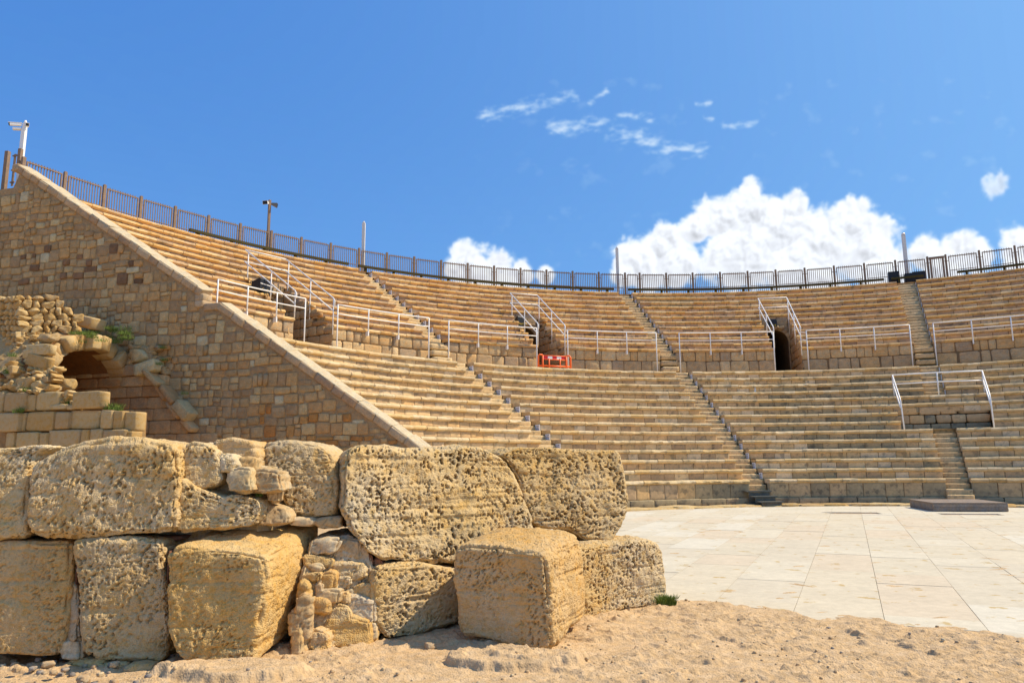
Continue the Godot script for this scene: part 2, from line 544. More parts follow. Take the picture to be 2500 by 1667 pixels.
func make_camera_and_light() -> void:
	var cam := Camera3D.new()
	cam.name = "camera"
	cam.fov = rad_to_deg(2.0 * atan(833.5 / FOCAL))
	cam.near = 0.05
	cam.far = 4000.0
	add_child(cam)
	cam.position = EYE
	cam.rotation = Vector3(PITCH, 0, ROLL)
	cam.current = true
	var az := deg_to_rad(83.0)
	var el := deg_to_rad(50.0)
	var to_sun := Vector3(sin(az) * cos(el), sin(el), -cos(az) * cos(el))
	var sun := DirectionalLight3D.new()
	sun.name = "sun"
	sun.light_energy = 1.6
	sun.light_color = Color(1.0, 0.93, 0.82)
	sun.light_angular_distance = 0.5
	sun.shadow_enabled = true
	add_child(sun)
	sun.look_at_from_position(to_sun * 100.0, Vector3.ZERO, Vector3.UP)
	var env := Environment.new()
	env.background_mode = Environment.BG_SKY
	var sky := Sky.new()
	var pm := PanoramaSkyMaterial.new()
	pm.panorama = make_sky(to_sun)
	sky.sky_material = pm
	env.sky = sky
	env.tonemap_mode = Environment.TONE_MAPPER_LINEAR
	env.tonemap_exposure = 1.1
	env.sdfgi_enabled = true
	env.ssao_enabled = true
	env.ssil_enabled = true
	var we := WorldEnvironment.new()
	we.name = "world_environment"
	we.environment = env
	add_child(we)

# ---------------------------------------------------------------- the seating
const RL := 15.9214
const DL := 0.5946
const HL := 1.0506
const SL := 0.42
const RU := 27.5755
const DU := 0.58783
const HU := 8.3171
const SU := 0.44375
const NOSE := 0.17
const BACK := 0.095
const R_POD := 27.66
const H_WALK := 6.505
const RIGHT_END := 43.0
# [angle at the inner row, angle at the outer row] of the two sides of each stairway and passage
const STAIR_L := [[[-34.7, -37.2], [-31.1, -35.05]], [[-7.2, -7.66], [-4.15, -5.5]], [[20.5, 21.94], [23.65, 24.13]]]
const STAIR_U := [[[-35.45, -37.57], [-33.28, -36.05]], [[-6.56, -7.65], [-4.61, -5.98]], [[22.59, 22.67], [24.54, 24.54]]]
const PASSAGE := [[[-51.21, -53.0], [-46.91, -49.1]], [[-21.94, -22.9], [-18.52, -19.75]], [[7.31, 7.12], [10.40, 10.44]]]
const LOGE := [17.62, 28.22]

var nose_meshes := []
var worn_nose_meshes := []
var soft_nose_meshes := []

func rl(k: float) -> float: return RL + DL * k
func hl(k: float) -> float: return HL + SL * k
func ru(k: float) -> float: return RU + DU * k
func hu(k: float) -> float: return HU + SU * k

func side_l(pair: Array, k: float) -> float: return lerpf(pair[0], pair[1], k / 13.0)
func side_u(pair: Array, k: float) -> float: return lerpf(pair[0], pair[1], k / 11.0)

func wall_angle(r: float) -> float:
	# where the ring of radius r meets the back of the side wall
	var c := Vector3(CX, 0, CZ)
	var dist := WN.dot(c - WB)
	return rad_to_deg(atan2(-WN.x, WN.z)) - rad_to_deg(acos(dist / r))

# slab whose front top edge is the origin; x along the row, z towards the stage
func nose_mesh(seed_: int, chip: float, soft: float, thick := NOSE, depth := 0.75) -> ArrayMesh:
	var r := RandomNumberGenerator.new()
	r.seed = seed_
	var st := begin()
	var n := 4
	var prof := []
	for i in n + 1:
		var x := -0.5 + float(i) / n
		var j := r.randf_range(0.0, chip)
		var j2 := r.randf_range(0.0, chip)
		prof.append([
			Vector3(x, 0, -depth), Vector3(x, 0.0 + r.randf_range(-chip, chip) * 0.2, -0.022 - 0.06 * soft - j), Vector3(x, -0.018 - 0.065 * soft - j * 0.5, -j * 0.6),
			Vector3(x, -thick * 0.66, 0.0 - j2 * 0.4), Vector3(x, -thick * 0.82, -0.06), Vector3(x, -thick, -0.085 - j2 * 0.3), Vector3(x, -thick, -depth)])
	for i in n:
		for k in 6:
			quad(st, prof[i][k + 1], prof[i + 1][k + 1], prof[i + 1][k], prof[i][k])
	for e in [0, n]:
		var c := Vector3(prof[e][0].x, -thick * 0.5, -depth * 0.5)
		for k in 7:
			var a: Vector3 = prof[e][k]
			var b: Vector3 = prof[e][(k + 1) % 7]
			if e == 0:
				st.add_vertex(c); st.add_vertex(a); st.add_vertex(b)
			else:
				st.add_vertex(c); st.add_vertex(b); st.add_vertex(a)
	return mesh_of(st)

func ring_xf(r: float, deg: float, y: float, size: Vector3) -> Transform3D:
	return Transform3D(Basis(Vector3.UP, -deg_to_rad(deg)) * Basis.from_scale(size), ringp(r, deg, y))

# cuts the arc a..b (degrees) at radius r into pieces of about `len` metres: [[middle, metres], ...]
func cut(a: float, b: float, r: float, length: float, spread: float) -> Array:
	var out := []
	var total := deg_to_rad(b - a) * r
	if total < 0.05: return out
	var left := []
	var sum := 0.0
	var n := maxi(1, int(round(total / length)))
	for i in n:
		var w := 1.0 + rng.randf_range(-spread, spread)
		left.append(w)
		sum += w
	var at := a
	for w in left:
		var m: float = w / sum * total
		var dg := rad_to_deg(m / r)
		out.append([at + dg * 0.5, m])
		at += dg
	return out

func stain_at(deg: float, k: float, s: float) -> float:
	return nz.get_noise_2d(deg * 2.1 + s, k * 7.0 + s * 3.0)

func arc_band(st: SurfaceTool, r0: float, y0: float, r1: float, y1: float, a: float, b: float) -> void:
	var n := maxi(1, int(ceil((b - a) / 1.5)))
	for i in n:
		var t0 := lerpf(a, b, float(i) / n)
		var t1 := lerpf(a, b, float(i + 1) / n)
		quad(st, ringp(r0, t0, y0), ringp(r0, t1, y0), ringp(r1, t1, y1), ringp(r1, t0, y1))

func seat_row(t: Node3D, tier: String, k: int, a: float, b: float, counts: Dictionary) -> void:
	var up := tier == "up"
	var r := ru(k) if up else rl(k)
	var h := hu(k) if up else hl(k)
	var low := (hu(k - 1) if up else hl(k - 1))
	var nose_mats: Array = M.seat_up if up else M.seat_lo
	var riser_mats: Array = M.riser_up if up else M.riser_lo
	for c in cut(a, b, r, 0.66 if up else 0.62, 0.22):
		var worn: bool = rng.randf() < 0.10
		if not up and k in [10, 11] and c[0] > -1.0 and c[0] < 17.0 and rng.randf() < 0.6: worn = true
		if not up and k == 0 and c[0] < -7.0: worn = true
		var xf := ring_xf(r, c[0], h + rng.randf_range(-0.012, 0.008), Vector3(c[1] - 0.008, 1.0, 1.0))
		xf.origin += ringp(1.0, c[0], 0.0).direction_to(ringp(2.0, c[0], 0.0)) * rng.randf_range(-0.018, 0.018)
		var ms: Array = worn_nose_meshes if worn else (nose_meshes if up else soft_nose_meshes)
		obj("seat_slab", ms[rng.randi() % ms.size()], nose_mats[rng.randi() % nose_mats.size()], t, xf)
	if k == 0: return
	var hh := h - NOSE + 0.004 - (low - 0.004)
	for c in cut(a, b, r + BACK, 0.70 if up else 0.60, 0.20):
		var mats: Array = riser_mats
		var s := stain_at(c[0], k, 5.0 if up else 40.0)
		if not up and s > (0.42 if c[0] < 0.0 else 0.22) - (0.15 if k < 3 else 0.0): mats = M.riser_dark
		if up and s > 0.34: mats = M.riser_dark
		if not up and k == 11 and c[0] > 7.0 and c[0] < 16.5 and rng.randf() < 0.18: continue
		var xf := ring_xf(r + BACK + 0.15 + rng.randf_range(-0.006, 0.006), c[0], low - 0.004 + hh * 0.5, Vector3(c[1] - 0.010, hh, 0.30))
		obj("riser_stone", M.riser_block, mats[rng.randi() % mats.size()], t, xf)

func bench_front(t: Node3D, a: float, b: float) -> void:
	# the front of the lowest bench: upright slabs on a plinth
	for c in cut(a, b, RL + BACK, 0.74, 0.2):
		var dark: bool = stain_at(c[0], 0.0, 90.0) > -0.12
		var mats: Array = M.riser_dark if dark else M.riser_lo
		obj("front_slab", M.riser_block, mats[rng.randi() % mats.size()], t, ring_xf(RL + BACK + 0.13 + rng.randf_range(-0.006, 0.008), c[0], 0.295 + 0.295, Vector3(c[1] - 0.012, 0.59, 0.30)))
	for c in cut(a, b, RL, 1.15, 0.25):
		obj("plinth_stone", stones[rng.randi() % 6], M.riser_dark[rng.randi() % 4], t, ring_xf(RL + 0.13 + rng.randf_range(-0.01, 0.01), c[0], 0.14, Vector3(c[1] - 0.012, 0.34, 0.36)))

func wedge_core(t: Node3D, tier: String, k0: int, k1: int, lim: Callable) -> void:
	var st := begin()
	for k in range(k0, k1 + 1):
		var ab: Array = lim.call(k)
		var r := ru(k) if tier == "up" else rl(k)
		var h := hu(k) if tier == "up" else hl(k)
		var rn := r + (DU if tier == "up" else DL)
		var low := h - 1.2 if k == k0 else (h - (SU if tier == "up" else SL))
		for s0 in ab:
			var inset := rad_to_deg(0.06 / r)
			var s := [s0[0] + inset, s0[1] - inset]
			arc_band(st, r + BACK + 0.03, low - 0.03, r + BACK + 0.03, h - 0.03, s[0], s[1])
			arc_band(st, r + BACK + 0.03, h - 0.03, rn + BACK + 0.04, h - 0.03, s[0], s[1])
			for e in 2:
				var p0 := ringp(r + BACK + 0.03, s[e], h - 0.03)
				var p1 := ringp(rn + BACK + 0.6, s[e], h - 0.03)
				var q0 := ringp(r + BACK + 0.03, s[e], h - 2.2)
				var q1 := ringp(rn + BACK + 0.6, s[e], h - 2.2)
				if e == 0: quad(st, q1, q0, p0, p1)
				else: quad(st, q0, q1, p1, p0)
	obj("core", mesh_of(st), M.core, t)

func build_seating() -> void:
	for i in 6: nose_meshes.append(nose_mesh(100 + i, 0.008, 0.5))
	for i in 5: worn_nose_meshes.append(nose_mesh(200 + i, 0.05, 0.6))
	for i in 6: soft_nose_meshes.append(nose_mesh(150 + i, 0.012, 0.5))
	M.riser_block = stone_mesh(7, 0.012, 0.03)
	var names := ["facing the side wall top", "between the first and second numbered stairways", "between the wooden steps and the box seat stairway", "beside the dark wooden platform"]
	# lower tier: four wedges of fourteen rows
	for w in 4:
		var label: String = [
			"sunlit wedge of lower stone seat rows ending at the rubble side wall",
			"wedge of lower stone seat rows behind the orange barrier's walkway edge",
			"wide wedge of weathered lower seat rows with broken slabs and a bottle",
			"shaded wedge of lower seat rows behind the dark wooden platform"][w]
		var t := thing("lower_seating_wedge", label, "stone seating", ringp(RL, [-47.0, -20.0, 7.0, 33.0][w], 0.0), 0.0, "wedges of the lower seating tier")
		var org := t.position
		t.position = Vector3.ZERO
		var lim := func(k: int) -> Array:
			var a := wall_angle(rl(k) + 0.3) + 0.05 if w == 0 else side_l(STAIR_L[w - 1][1], k)
			var b := RIGHT_END if w == 3 else side_l(STAIR_L[w][0], k)
			if k in [6, 7] and w == 2: b = LOGE[0]
			if k in [6, 7] and w == 3: a = LOGE[1]
			if k in [8, 9] and w == 2: b = 22.0
			if k in [8, 9] and w == 3: a = 22.0
			return [[a, b]]
		for k in 14:
			for s in lim.call(k): seat_row(t, "low", k, s[0], s[1], {})
		bench_front(t, lim.call(0)[0][0], lim.call(0)[0][1])
		wedge_core(t, "low", 0, 13, lim)
	# upper tier: four wedges of twelve rows, cut by the three passages
	for w in 4:
		var label: String = [
			"ochre wedge of upper stone seat rows above the rubble side wall",
			"wedge of upper seat rows above the orange plastic barrier",
			"wedge of upper seat rows round the dark arched passage",
			"wedge of upper seat rows below the brown gate frame"][w]
		var t := thing("upper_seating_wedge", label, "stone seating", Vector3.ZERO, 0.0, "wedges of the upper seating tier")
		var lim := func(k: int) -> Array:
			var a := wall_angle(ru(k) + 0.3) + 0.05 if w == 0 else side_u(STAIR_U[w - 1][1], k)
			var b := RIGHT_END if w == 3 else side_u(STAIR_U[w][0], k)
			if w < 3 and k <= 5:
				return [[a, side_u(PASSAGE[w][0], k)], [side_u(PASSAGE[w][1], k), b]]
			return [[a, b]]
		for k in 12:
			for s in lim.call(k): seat_row(t, "up", k, s[0], s[1], {})
		wedge_core(t, "up", 0, 11, lim)
	build_stairs()
	build_podium()
	build_passages()
	build_loge()
	# walkways
	var st := begin()
	arc_band(st, rl(13) + 0.6, H_WALK, R_POD + 0.5, H_WALK, -60.6, RIGHT_END)
	var wk := obj("walkway", mesh_of(st), M.walk)
	tag(wk, "level stone walkway between the two seating tiers", "walkway", "", "structure")
	st = begin()
	arc_band(st, ru(11) + 0.5, hu(11) - 0.012, 39.5, hu(11) - 0.012, -64.4, RIGHT_END)
	arc_band(st, 39.5, hu(11) - 0.012, 41.0, -0.5, -64.4, RIGHT_END)
	var tw := obj("rim_walkway", mesh_of(st), M.walk)
	tag(tw, "earth walkway behind the topmost seat row", "walkway", "", "structure")

func build_stairs() -> void:
	var step_m := stone_mesh(21, 0.02, 0.03)
	for tier in ["low", "up"]:
		for i in 3:
			var label: String = {"low": ["narrow stone stairway with number plates near the rubble side wall", "stone stairway rising from the dark wooden steps", "stone stairway from the wooden platform up past the box seat"],
				"up": ["upper stone stairway between sunlit wedges with number plates", "upper stone stairway below the fence gate and white mast", "upper stone stairway below the black equipment by the fence"]}[tier][i]
			var t := thing("stairway", label, "stairway", Vector3.ZERO, 0.0, "stairways of the seating")
			var pair: Array = STAIR_L[i] if tier == "low" else STAIR_U[i]
			var top := 14 if tier == "low" else 12
			for k in range(0, top):
				if tier == "low" and i == 2 and k in [6, 7, 8, 9]: continue
				var r := rl(k) if tier == "low" else ru(k)
				var h := hl(k) if tier == "low" else hu(k)
				var rise := SL if tier == "low" else SU
				for j in 2:
					if k == 0 and tier == "low" and i < 2 and j == 0: continue
					var rf := r + 0.30 if j == 0 else r + 0.56
					var y := h - rise * 0.5 if j == 0 else h
					var kk := (rf - (RL if tier == "low" else RU)) / (DL if tier == "low" else DU)
					var a := side_l(pair[0], kk) if tier == "low" else side_u(pair[0], kk)
					var b := side_l(pair[1], kk) if tier == "low" else side_u(pair[1], kk)
					var wide := deg_to_rad(b - a) * rf - 0.012
					obj("step", step_m, M.step[rng.randi() % 3], t, ring_xf(rf + 0.31, (a + b) * 0.5, y - 0.15, Vector3(wide, 0.30, 0.62)))
			# the steps through the lower wall of each tier
			if tier == "up":
				for j in 4:
					var y := H_WALK + 0.37 * (j + 1) - 0.02
					var rf := 27.0 + 0.22 * j
					var a := side_u(pair[0], -0.6)
					var b := side_u(pair[1], -0.6)
					obj("step", step_m, M.step[rng.randi() % 3], t, ring_xf(rf + 0.6, (a + b) * 0.5, y - 0.14, Vector3(deg_to_rad(b - a) * rf - 0.012, 0.28, 1.2)))
			elif i == 2:
				for j in 3:
					var rf := RL - 0.62 + 0.25 * j
					obj("step", step_m, M.step[rng.randi() % 3], t, ring_xf(rf + 0.5, 22.05, 0.21 * (j + 1) - 0.15, Vector3(0.9, 0.30, 1.0)))
			else:
				for j in 2:
					obj("step", step_m, M.step[rng.randi() % 3], t, ring_xf(RL + 0.1 + 0.28 * j + 0.3, (pair[0][0] + pair[1][0]) * 0.5, 0.55 + 0.26 * j - 0.2, Vector3(0.86, 0.44, 0.6)))
			# number plates on the seat ends
			for k in range(1, top):
				if tier == "low" and i == 2 and k < 10: continue
				var r := rl(k) if tier == "low" else ru(k)
				var h := hl(k) if tier == "low" else hu(k)
				var a := side_l(pair[1], k) if tier == "low" else side_u(pair[1], k)
				row_plate(r + 0.20, a, h - NOSE - 0.115, tier)

var plate_mesh: ArrayMesh
var ink_mesh: ArrayMesh
func row_plate(r: float, deg: float, y: float, tier: String) -> void:
	if plate_mesh == null:
		var st := begin()
		add_box(st, Transform3D.IDENTITY, Vector3(0.012, 0.25, 0.33))
		plate_mesh = mesh_of(st)
		st = begin()
		for l in [[0.075, [[-0.085, 0.03], [-0.03, 0.02], [0.02, 0.03], [0.075, 0.045]]], [0.005, [[-0.075, 0.045], [-0.01, 0.02], [0.03, 0.03], [0.08, 0.03]]], [-0.07, [[-0.07, 0.06], [0.0, 0.025], [0.07, 0.07]]]]:
			for w in l[1]:
				add_box(st, Transform3D(Basis.IDENTITY, Vector3(-0.008, l[0], w[0])), Vector3(0.004, 0.034, w[1]))
		ink_mesh = mesh_of(st)
	var p := thing("row_number_plate", "small white plate with dark row and seat numbers on a seat end", "sign", Vector3.ZERO, 0.0, "row number plates along the stairways")
	p.transform = ring_xf(r, deg, y, Vector3.ONE)
	p.position -= p.basis.x * 0.03
	obj("plate", plate_mesh, M.plate, p)
	obj("lettering", ink_mesh, M.ink, p)

func stone_band(t: Node3D, r: float, a: float, b: float, courses: Array, mats: Array, length: float, holes := []) -> void:
	# stones set on a ring: courses = [[y0, y1], ...]
	for c in courses:
		var hgt: float = c[1] - c[0]
		for p in cut(a, b, r, length * rng.randf_range(0.85, 1.15), 0.55):
			var skip := false
			for h in holes:
				if absf(p[0] - h[0]) < 0.2 and h[1] > c[0] and h[1] < c[1]: skip = true
			if skip: continue
			obj("stone", stones[rng.randi() % stones.size()], mats[rng.randi() % mats.size()], t, ring_xf(r + 0.17 + rng.randf_range(-0.015, 0.015), p[0], (c[0] + c[1]) * 0.5, Vector3(p[1] - 0.022, hgt - 0.022, 0.36)))

func build_podium() -> void:
	var labels := ["low wall of rough blocks under the upper rows beside the side wall", "block wall between the first passage and the numbered stairway", "block wall beside the orange barrier with sunlit lower stones", "block wall between orange barrier and the stairway below the gate", "block wall between that gate stairway and the dark arch", "block wall between the dark arch and the steep plain stairway", "blackened block wall below the rows beyond the steep stairway"]
	var lims := [[wall_angle(R_POD) + 0.1, side_u(PASSAGE[0][0], 0)], [side_u(PASSAGE[0][1], 0), side_u(STAIR_U[0][0], 0)], [side_u(STAIR_U[0][1], 0), side_u(PASSAGE[1][0], 0)], [side_u(PASSAGE[1][1], 0), side_u(STAIR_U[1][0], 0)], [side_u(STAIR_U[1][1], 0), side_u(PASSAGE[2][0], 0)], [side_u(PASSAGE[2][1], 0), side_u(STAIR_U[2][0], 0)], [side_u(STAIR_U[2][1], 0), RIGHT_END]]
	for i in 7:
		var t := thing("podium_wall", labels[i], "wall", Vector3.ZERO, 0.0, "low walls between the two tiers")
		var y0 := H_WALK - 0.01
		var top := HU - NOSE + 0.005
		var a: float = lims[i][0]
		var b: float = lims[i][1]
		stone_band(t, R_POD, a, b, [[y0, y0 + 0.42]], M.podium, 0.55)
		stone_band(t, R_POD, a, b, [[y0 + 0.42, y0 + 1.10]], M.podium, 0.72)
		stone_band(t, R_POD, a, b, [[y0 + 1.10, top]], M.podium, 0.6)
		var st := begin()
		arc_band(st, R_POD + 0.035, y0 - 0.1, R_POD + 0.035, top, a, b)
		obj("mortar", mesh_of(st), M.core, t)

func build_passages() -> void:
	var labels := ["roofless entrance passage cut through upper rows near the side wall", "entrance passage through upper rows behind the orange barrier", "dark arched entrance passage with stone side wall and black lamp box"]
	for i in 3:
		var t := thing("entrance_passage", labels[i], "passage", Vector3.ZERO, 0.0, "entrance passages through the upper tier")
		var a0 := side_u(PASSAGE[i][0], 0)
		var b0 := side_u(PASSAGE[i][1], 0)
		var a1 := side_u(PASSAGE[i][0], 6)
		var b1 := side_u(PASSAGE[i][1], 6)
		var rb := ru(6) + 0.02
		# side walls of squared blocks, stepped with the rows
		for s in 2:
			var p0 := ringp(R_POD + 0.02, a0 if s == 0 else b0, 0.0)
			var p1 := ringp(rb, a1 if s == 0 else b1, 0.0)
			var dir := (p1 - p0).normalized()
			var out := dir.cross(Vector3.UP) * (1.0 if s == 0 else -1.0)   # into the passage
			var yy := H_WALK
			var c := 0
			while yy < hu(5):
				var hh := 0.46
				var x := 0.0
				var total := p0.distance_to(p1)
				while x < total - 0.05:
					var w := minf(rng.randf_range(0.45, 0.95), total - x)
					if total - x - w < 0.25: w = total - x
					var rr := R_POD + x + 0.25
					var lim_y := hu(floorf((rr - RU) / DU)) - NOSE + 0.01
					if yy + hh * 0.35 < lim_y:
						var y1 := minf(yy + hh, lim_y)
						var mid := p0 + dir * (x + w * 0.5) - out * 0.14
						mid.y = (yy + y1) * 0.5
						var bs := Basis(dir * (1.0 if s == 0 else -1.0), Vector3.UP, (dir * (1.0 if s == 0 else -1.0)).cross(Vector3.UP))
						obj("stone", stones[rng.randi() % stones.size()], M.ashlar[rng.randi() % 5], t, Transform3D(bs * Basis.from_scale(Vector3(w - 0.02, y1 - yy - 0.02, 0.30)), mid))
					x += w
				yy += hh
				c += 1
		# back wall with an arched tunnel
		var st := begin()
		var pa := ringp(rb, a1, 0.0)
		var pb := ringp(rb, b1, 0.0)
		var ex := (pb - pa).normalized()
		var back := Vector3.UP.cross(ex)
		back = -back if back.dot(pa - Vector3(CX, 0, CZ)) < 0.0 else back
		var half := pa.distance_to(pb) * 0.5
		var mid2 := (pa + pb) * 0.5
		var rad := half * 0.92
		var spring := 9.95 - rad
		var arc := []
		for j in 17:
			var an := PI * (1.0 - j / 16.0)
			arc.append(Vector2(cos(an) * rad, spring + sin(an) * rad))
		arc.push_front(Vector2(-rad, H_WALK))
		arc.push_back(Vector2(rad, H_WALK))
		var vs := begin()
		for j in arc.size() - 1:
			var u: Vector2 = arc[j]
			var v: Vector2 = arc[j + 1]
			var A := mid2 + ex * u.x + Vector3.UP * u.y
			var B := mid2 + ex * v.x + Vector3.UP * v.y
			quad(st, A, B, B + back * 6.0, A + back * 6.0)
			# face above and beside the arch
			var ta := mid2 + ex * (u.x if absf(u.x) < rad * 0.999 else signf(u.x) * half) + Vector3.UP * (hu(5) + 0.05)
			var tb := mid2 + ex * (v.x if absf(v.x) < rad * 0.999 else signf(v.x) * half) + Vector3.UP * (hu(5) + 0.05)
			if j > 0 and j < arc.size() - 2:
				quad(vs, A, B, tb, ta)
		for sx in [-1.0, 1.0]:
			var q0: Vector3 = mid2 + ex * (sx * half) + Vector3.UP * H_WALK
			var q1: Vector3 = mid2 + ex * (sx * rad) + Vector3.UP * H_WALK
			var up := Vector3.UP * (hu(5) + 0.05 - H_WALK)
			if sx < 0: quad(vs, q0, q1, q1 + up, q0 + up)
			else: quad(vs, q1, q0, q0 + up, q1 + up)
		# end of the tunnel and its floor
		var e0 := mid2 + back * 6.0
		quad(st, e0 - ex * half + Vector3.UP * 6.0, e0 + ex * half + Vector3.UP * 6.0, e0 + ex * half + Vector3.UP * 10.2, e0 - ex * half + Vector3.UP * 10.2)
		quad(st, mid2 - ex * half * 1.2 + Vector3.UP * (H_WALK + 0.004), mid2 + ex * half * 1.2 + Vector3.UP * (H_WALK + 0.004), e0 + ex * half * 1.2 + Vector3.UP * (H_WALK + 0.004), e0 - ex * half * 1.2 + Vector3.UP * (H_WALK + 0.004))
		obj("tunnel_lining", mesh_of(st), M.core, t)
		obj("back_wall", mesh_of(vs), M.podium[4], t)
		# arch stones
		for j in 9:
			var an := PI * (1.0 - (j + 0.5) / 9.0)
			var pos := mid2 + ex * (cos(an) * (rad + 0.13)) + Vector3.UP * (spring + sin(an) * (rad + 0.13)) - back * 0.0
			if pos.y > hu(5) - 0.02: continue
			var bs := Basis(ex * sin(an) - Vector3.UP * cos(an), ex * cos(an) + Vector3.UP * sin(an), Vector3.ZERO)
			bs.z = bs.x.cross(bs.y)
			obj("arch_stone", stones[j % stones.size()], M.podium[j % 7], t, Transform3D(bs * Basis.from_scale(Vector3(PI * rad / 9.0 * 1.05 - 0.02, 0.25, 0.16)), pos))
		# loose stones on the ledge over the arch
		for j in 3:
			obj("ledge_stone", boulders[j], M.podium[(j * 2) % 7], t, Transform3D(Basis(Vector3.UP, j * 1.3) * Basis.from_scale(Vector3(0.42, 0.20, 0.3)), mid2 + ex * (0.15 + 0.28 * j - half * 0.2 * i) - back * 0.1 + Vector3.UP * (10.12 - 0.03 * j)))
		# threshold
		var sm := stone_mesh(33, 0.01, 0.02)
		var pm := (ringp(R_POD, a0, 0.0) + ringp(R_POD, b0, 0.0)) * 0.5
		obj("threshold", sm, M.step[1], t, Transform3D(Basis(ex, Vector3.UP, ex.cross(Vector3.UP)) * Basis.from_scale(Vector3(half * 1.9, 0.16, 0.6)), pm + Vector3.UP * (H_WALK + 0.07) + back * 0.3))

func build_loge() -> void:
	var t := thing("honour_loge", "recessed box seat with tall block wall and square beam holes", "loge", Vector3.ZERO)
	var r8 := rl(8) + BACK
	var y0 := hl(5) - 0.005
	var top := hl(8) - NOSE + 0.005
	stone_band(t, r8, LOGE[0], LOGE[1], [[y0, y0 + 0.30]], M.riser_dark, 0.75, [[23.3, y0 + 0.1]])
	stone_band(t, r8, LOGE[0], LOGE[1], [[y0 + 0.30, y0 + 0.72]], M.riser_lo + M.riser_dark, 0.72, [[21.3, y0 + 0.5], [26.4, y0 + 0.5]])
	stone_band(t, r8, LOGE[0], LOGE[1], [[y0 + 0.72, top]], M.riser_lo, 0.85)
	var st := begin()
	arc_band(st, r8 + 0.30, y0 - 0.1, r8 + 0.30, top, LOGE[0] - 0.3, LOGE[1] + 0.3)
	arc_band(st, rl(5) + 0.4, y0 - 0.006, r8 + 0.4, y0 - 0.006, LOGE[0] - 0.4, LOGE[1] + 0.4)
	obj("backing", mesh_of(st), M.core, t)
	# low side walls
	for s in 2:
		var dg: float = LOGE[s] + (-0.35 if s == 0 else 0.35)
		for k in [6, 7]:
			obj("side_stone", M.riser_block, M.riser_lo[rng.randi() % 8], t, Transform3D(Basis(Vector3.UP, -deg_to_rad(dg) + (PI * 0.5 if s == 0 else -PI * 0.5)) * Basis.from_scale(Vector3(0.62, 0.44, 0.24)), ringp(rl(k) + 0.42, dg, hl(k) - 0.25)))

# ---------------------------------------------------------------- railings
func rail_part(t: Node3D, called: String, pts: Array, rad := 0.031) -> void:
	obj(called, tube_mesh(pts, rad), M.white, t)

func arc_pts(r: float, a: float, b: float, y: float, n := 8) -> Array:
	var out := []
	for i in n + 1: out.append(ringp(r, lerpf(a, b, float(i) / n), y))
	return out

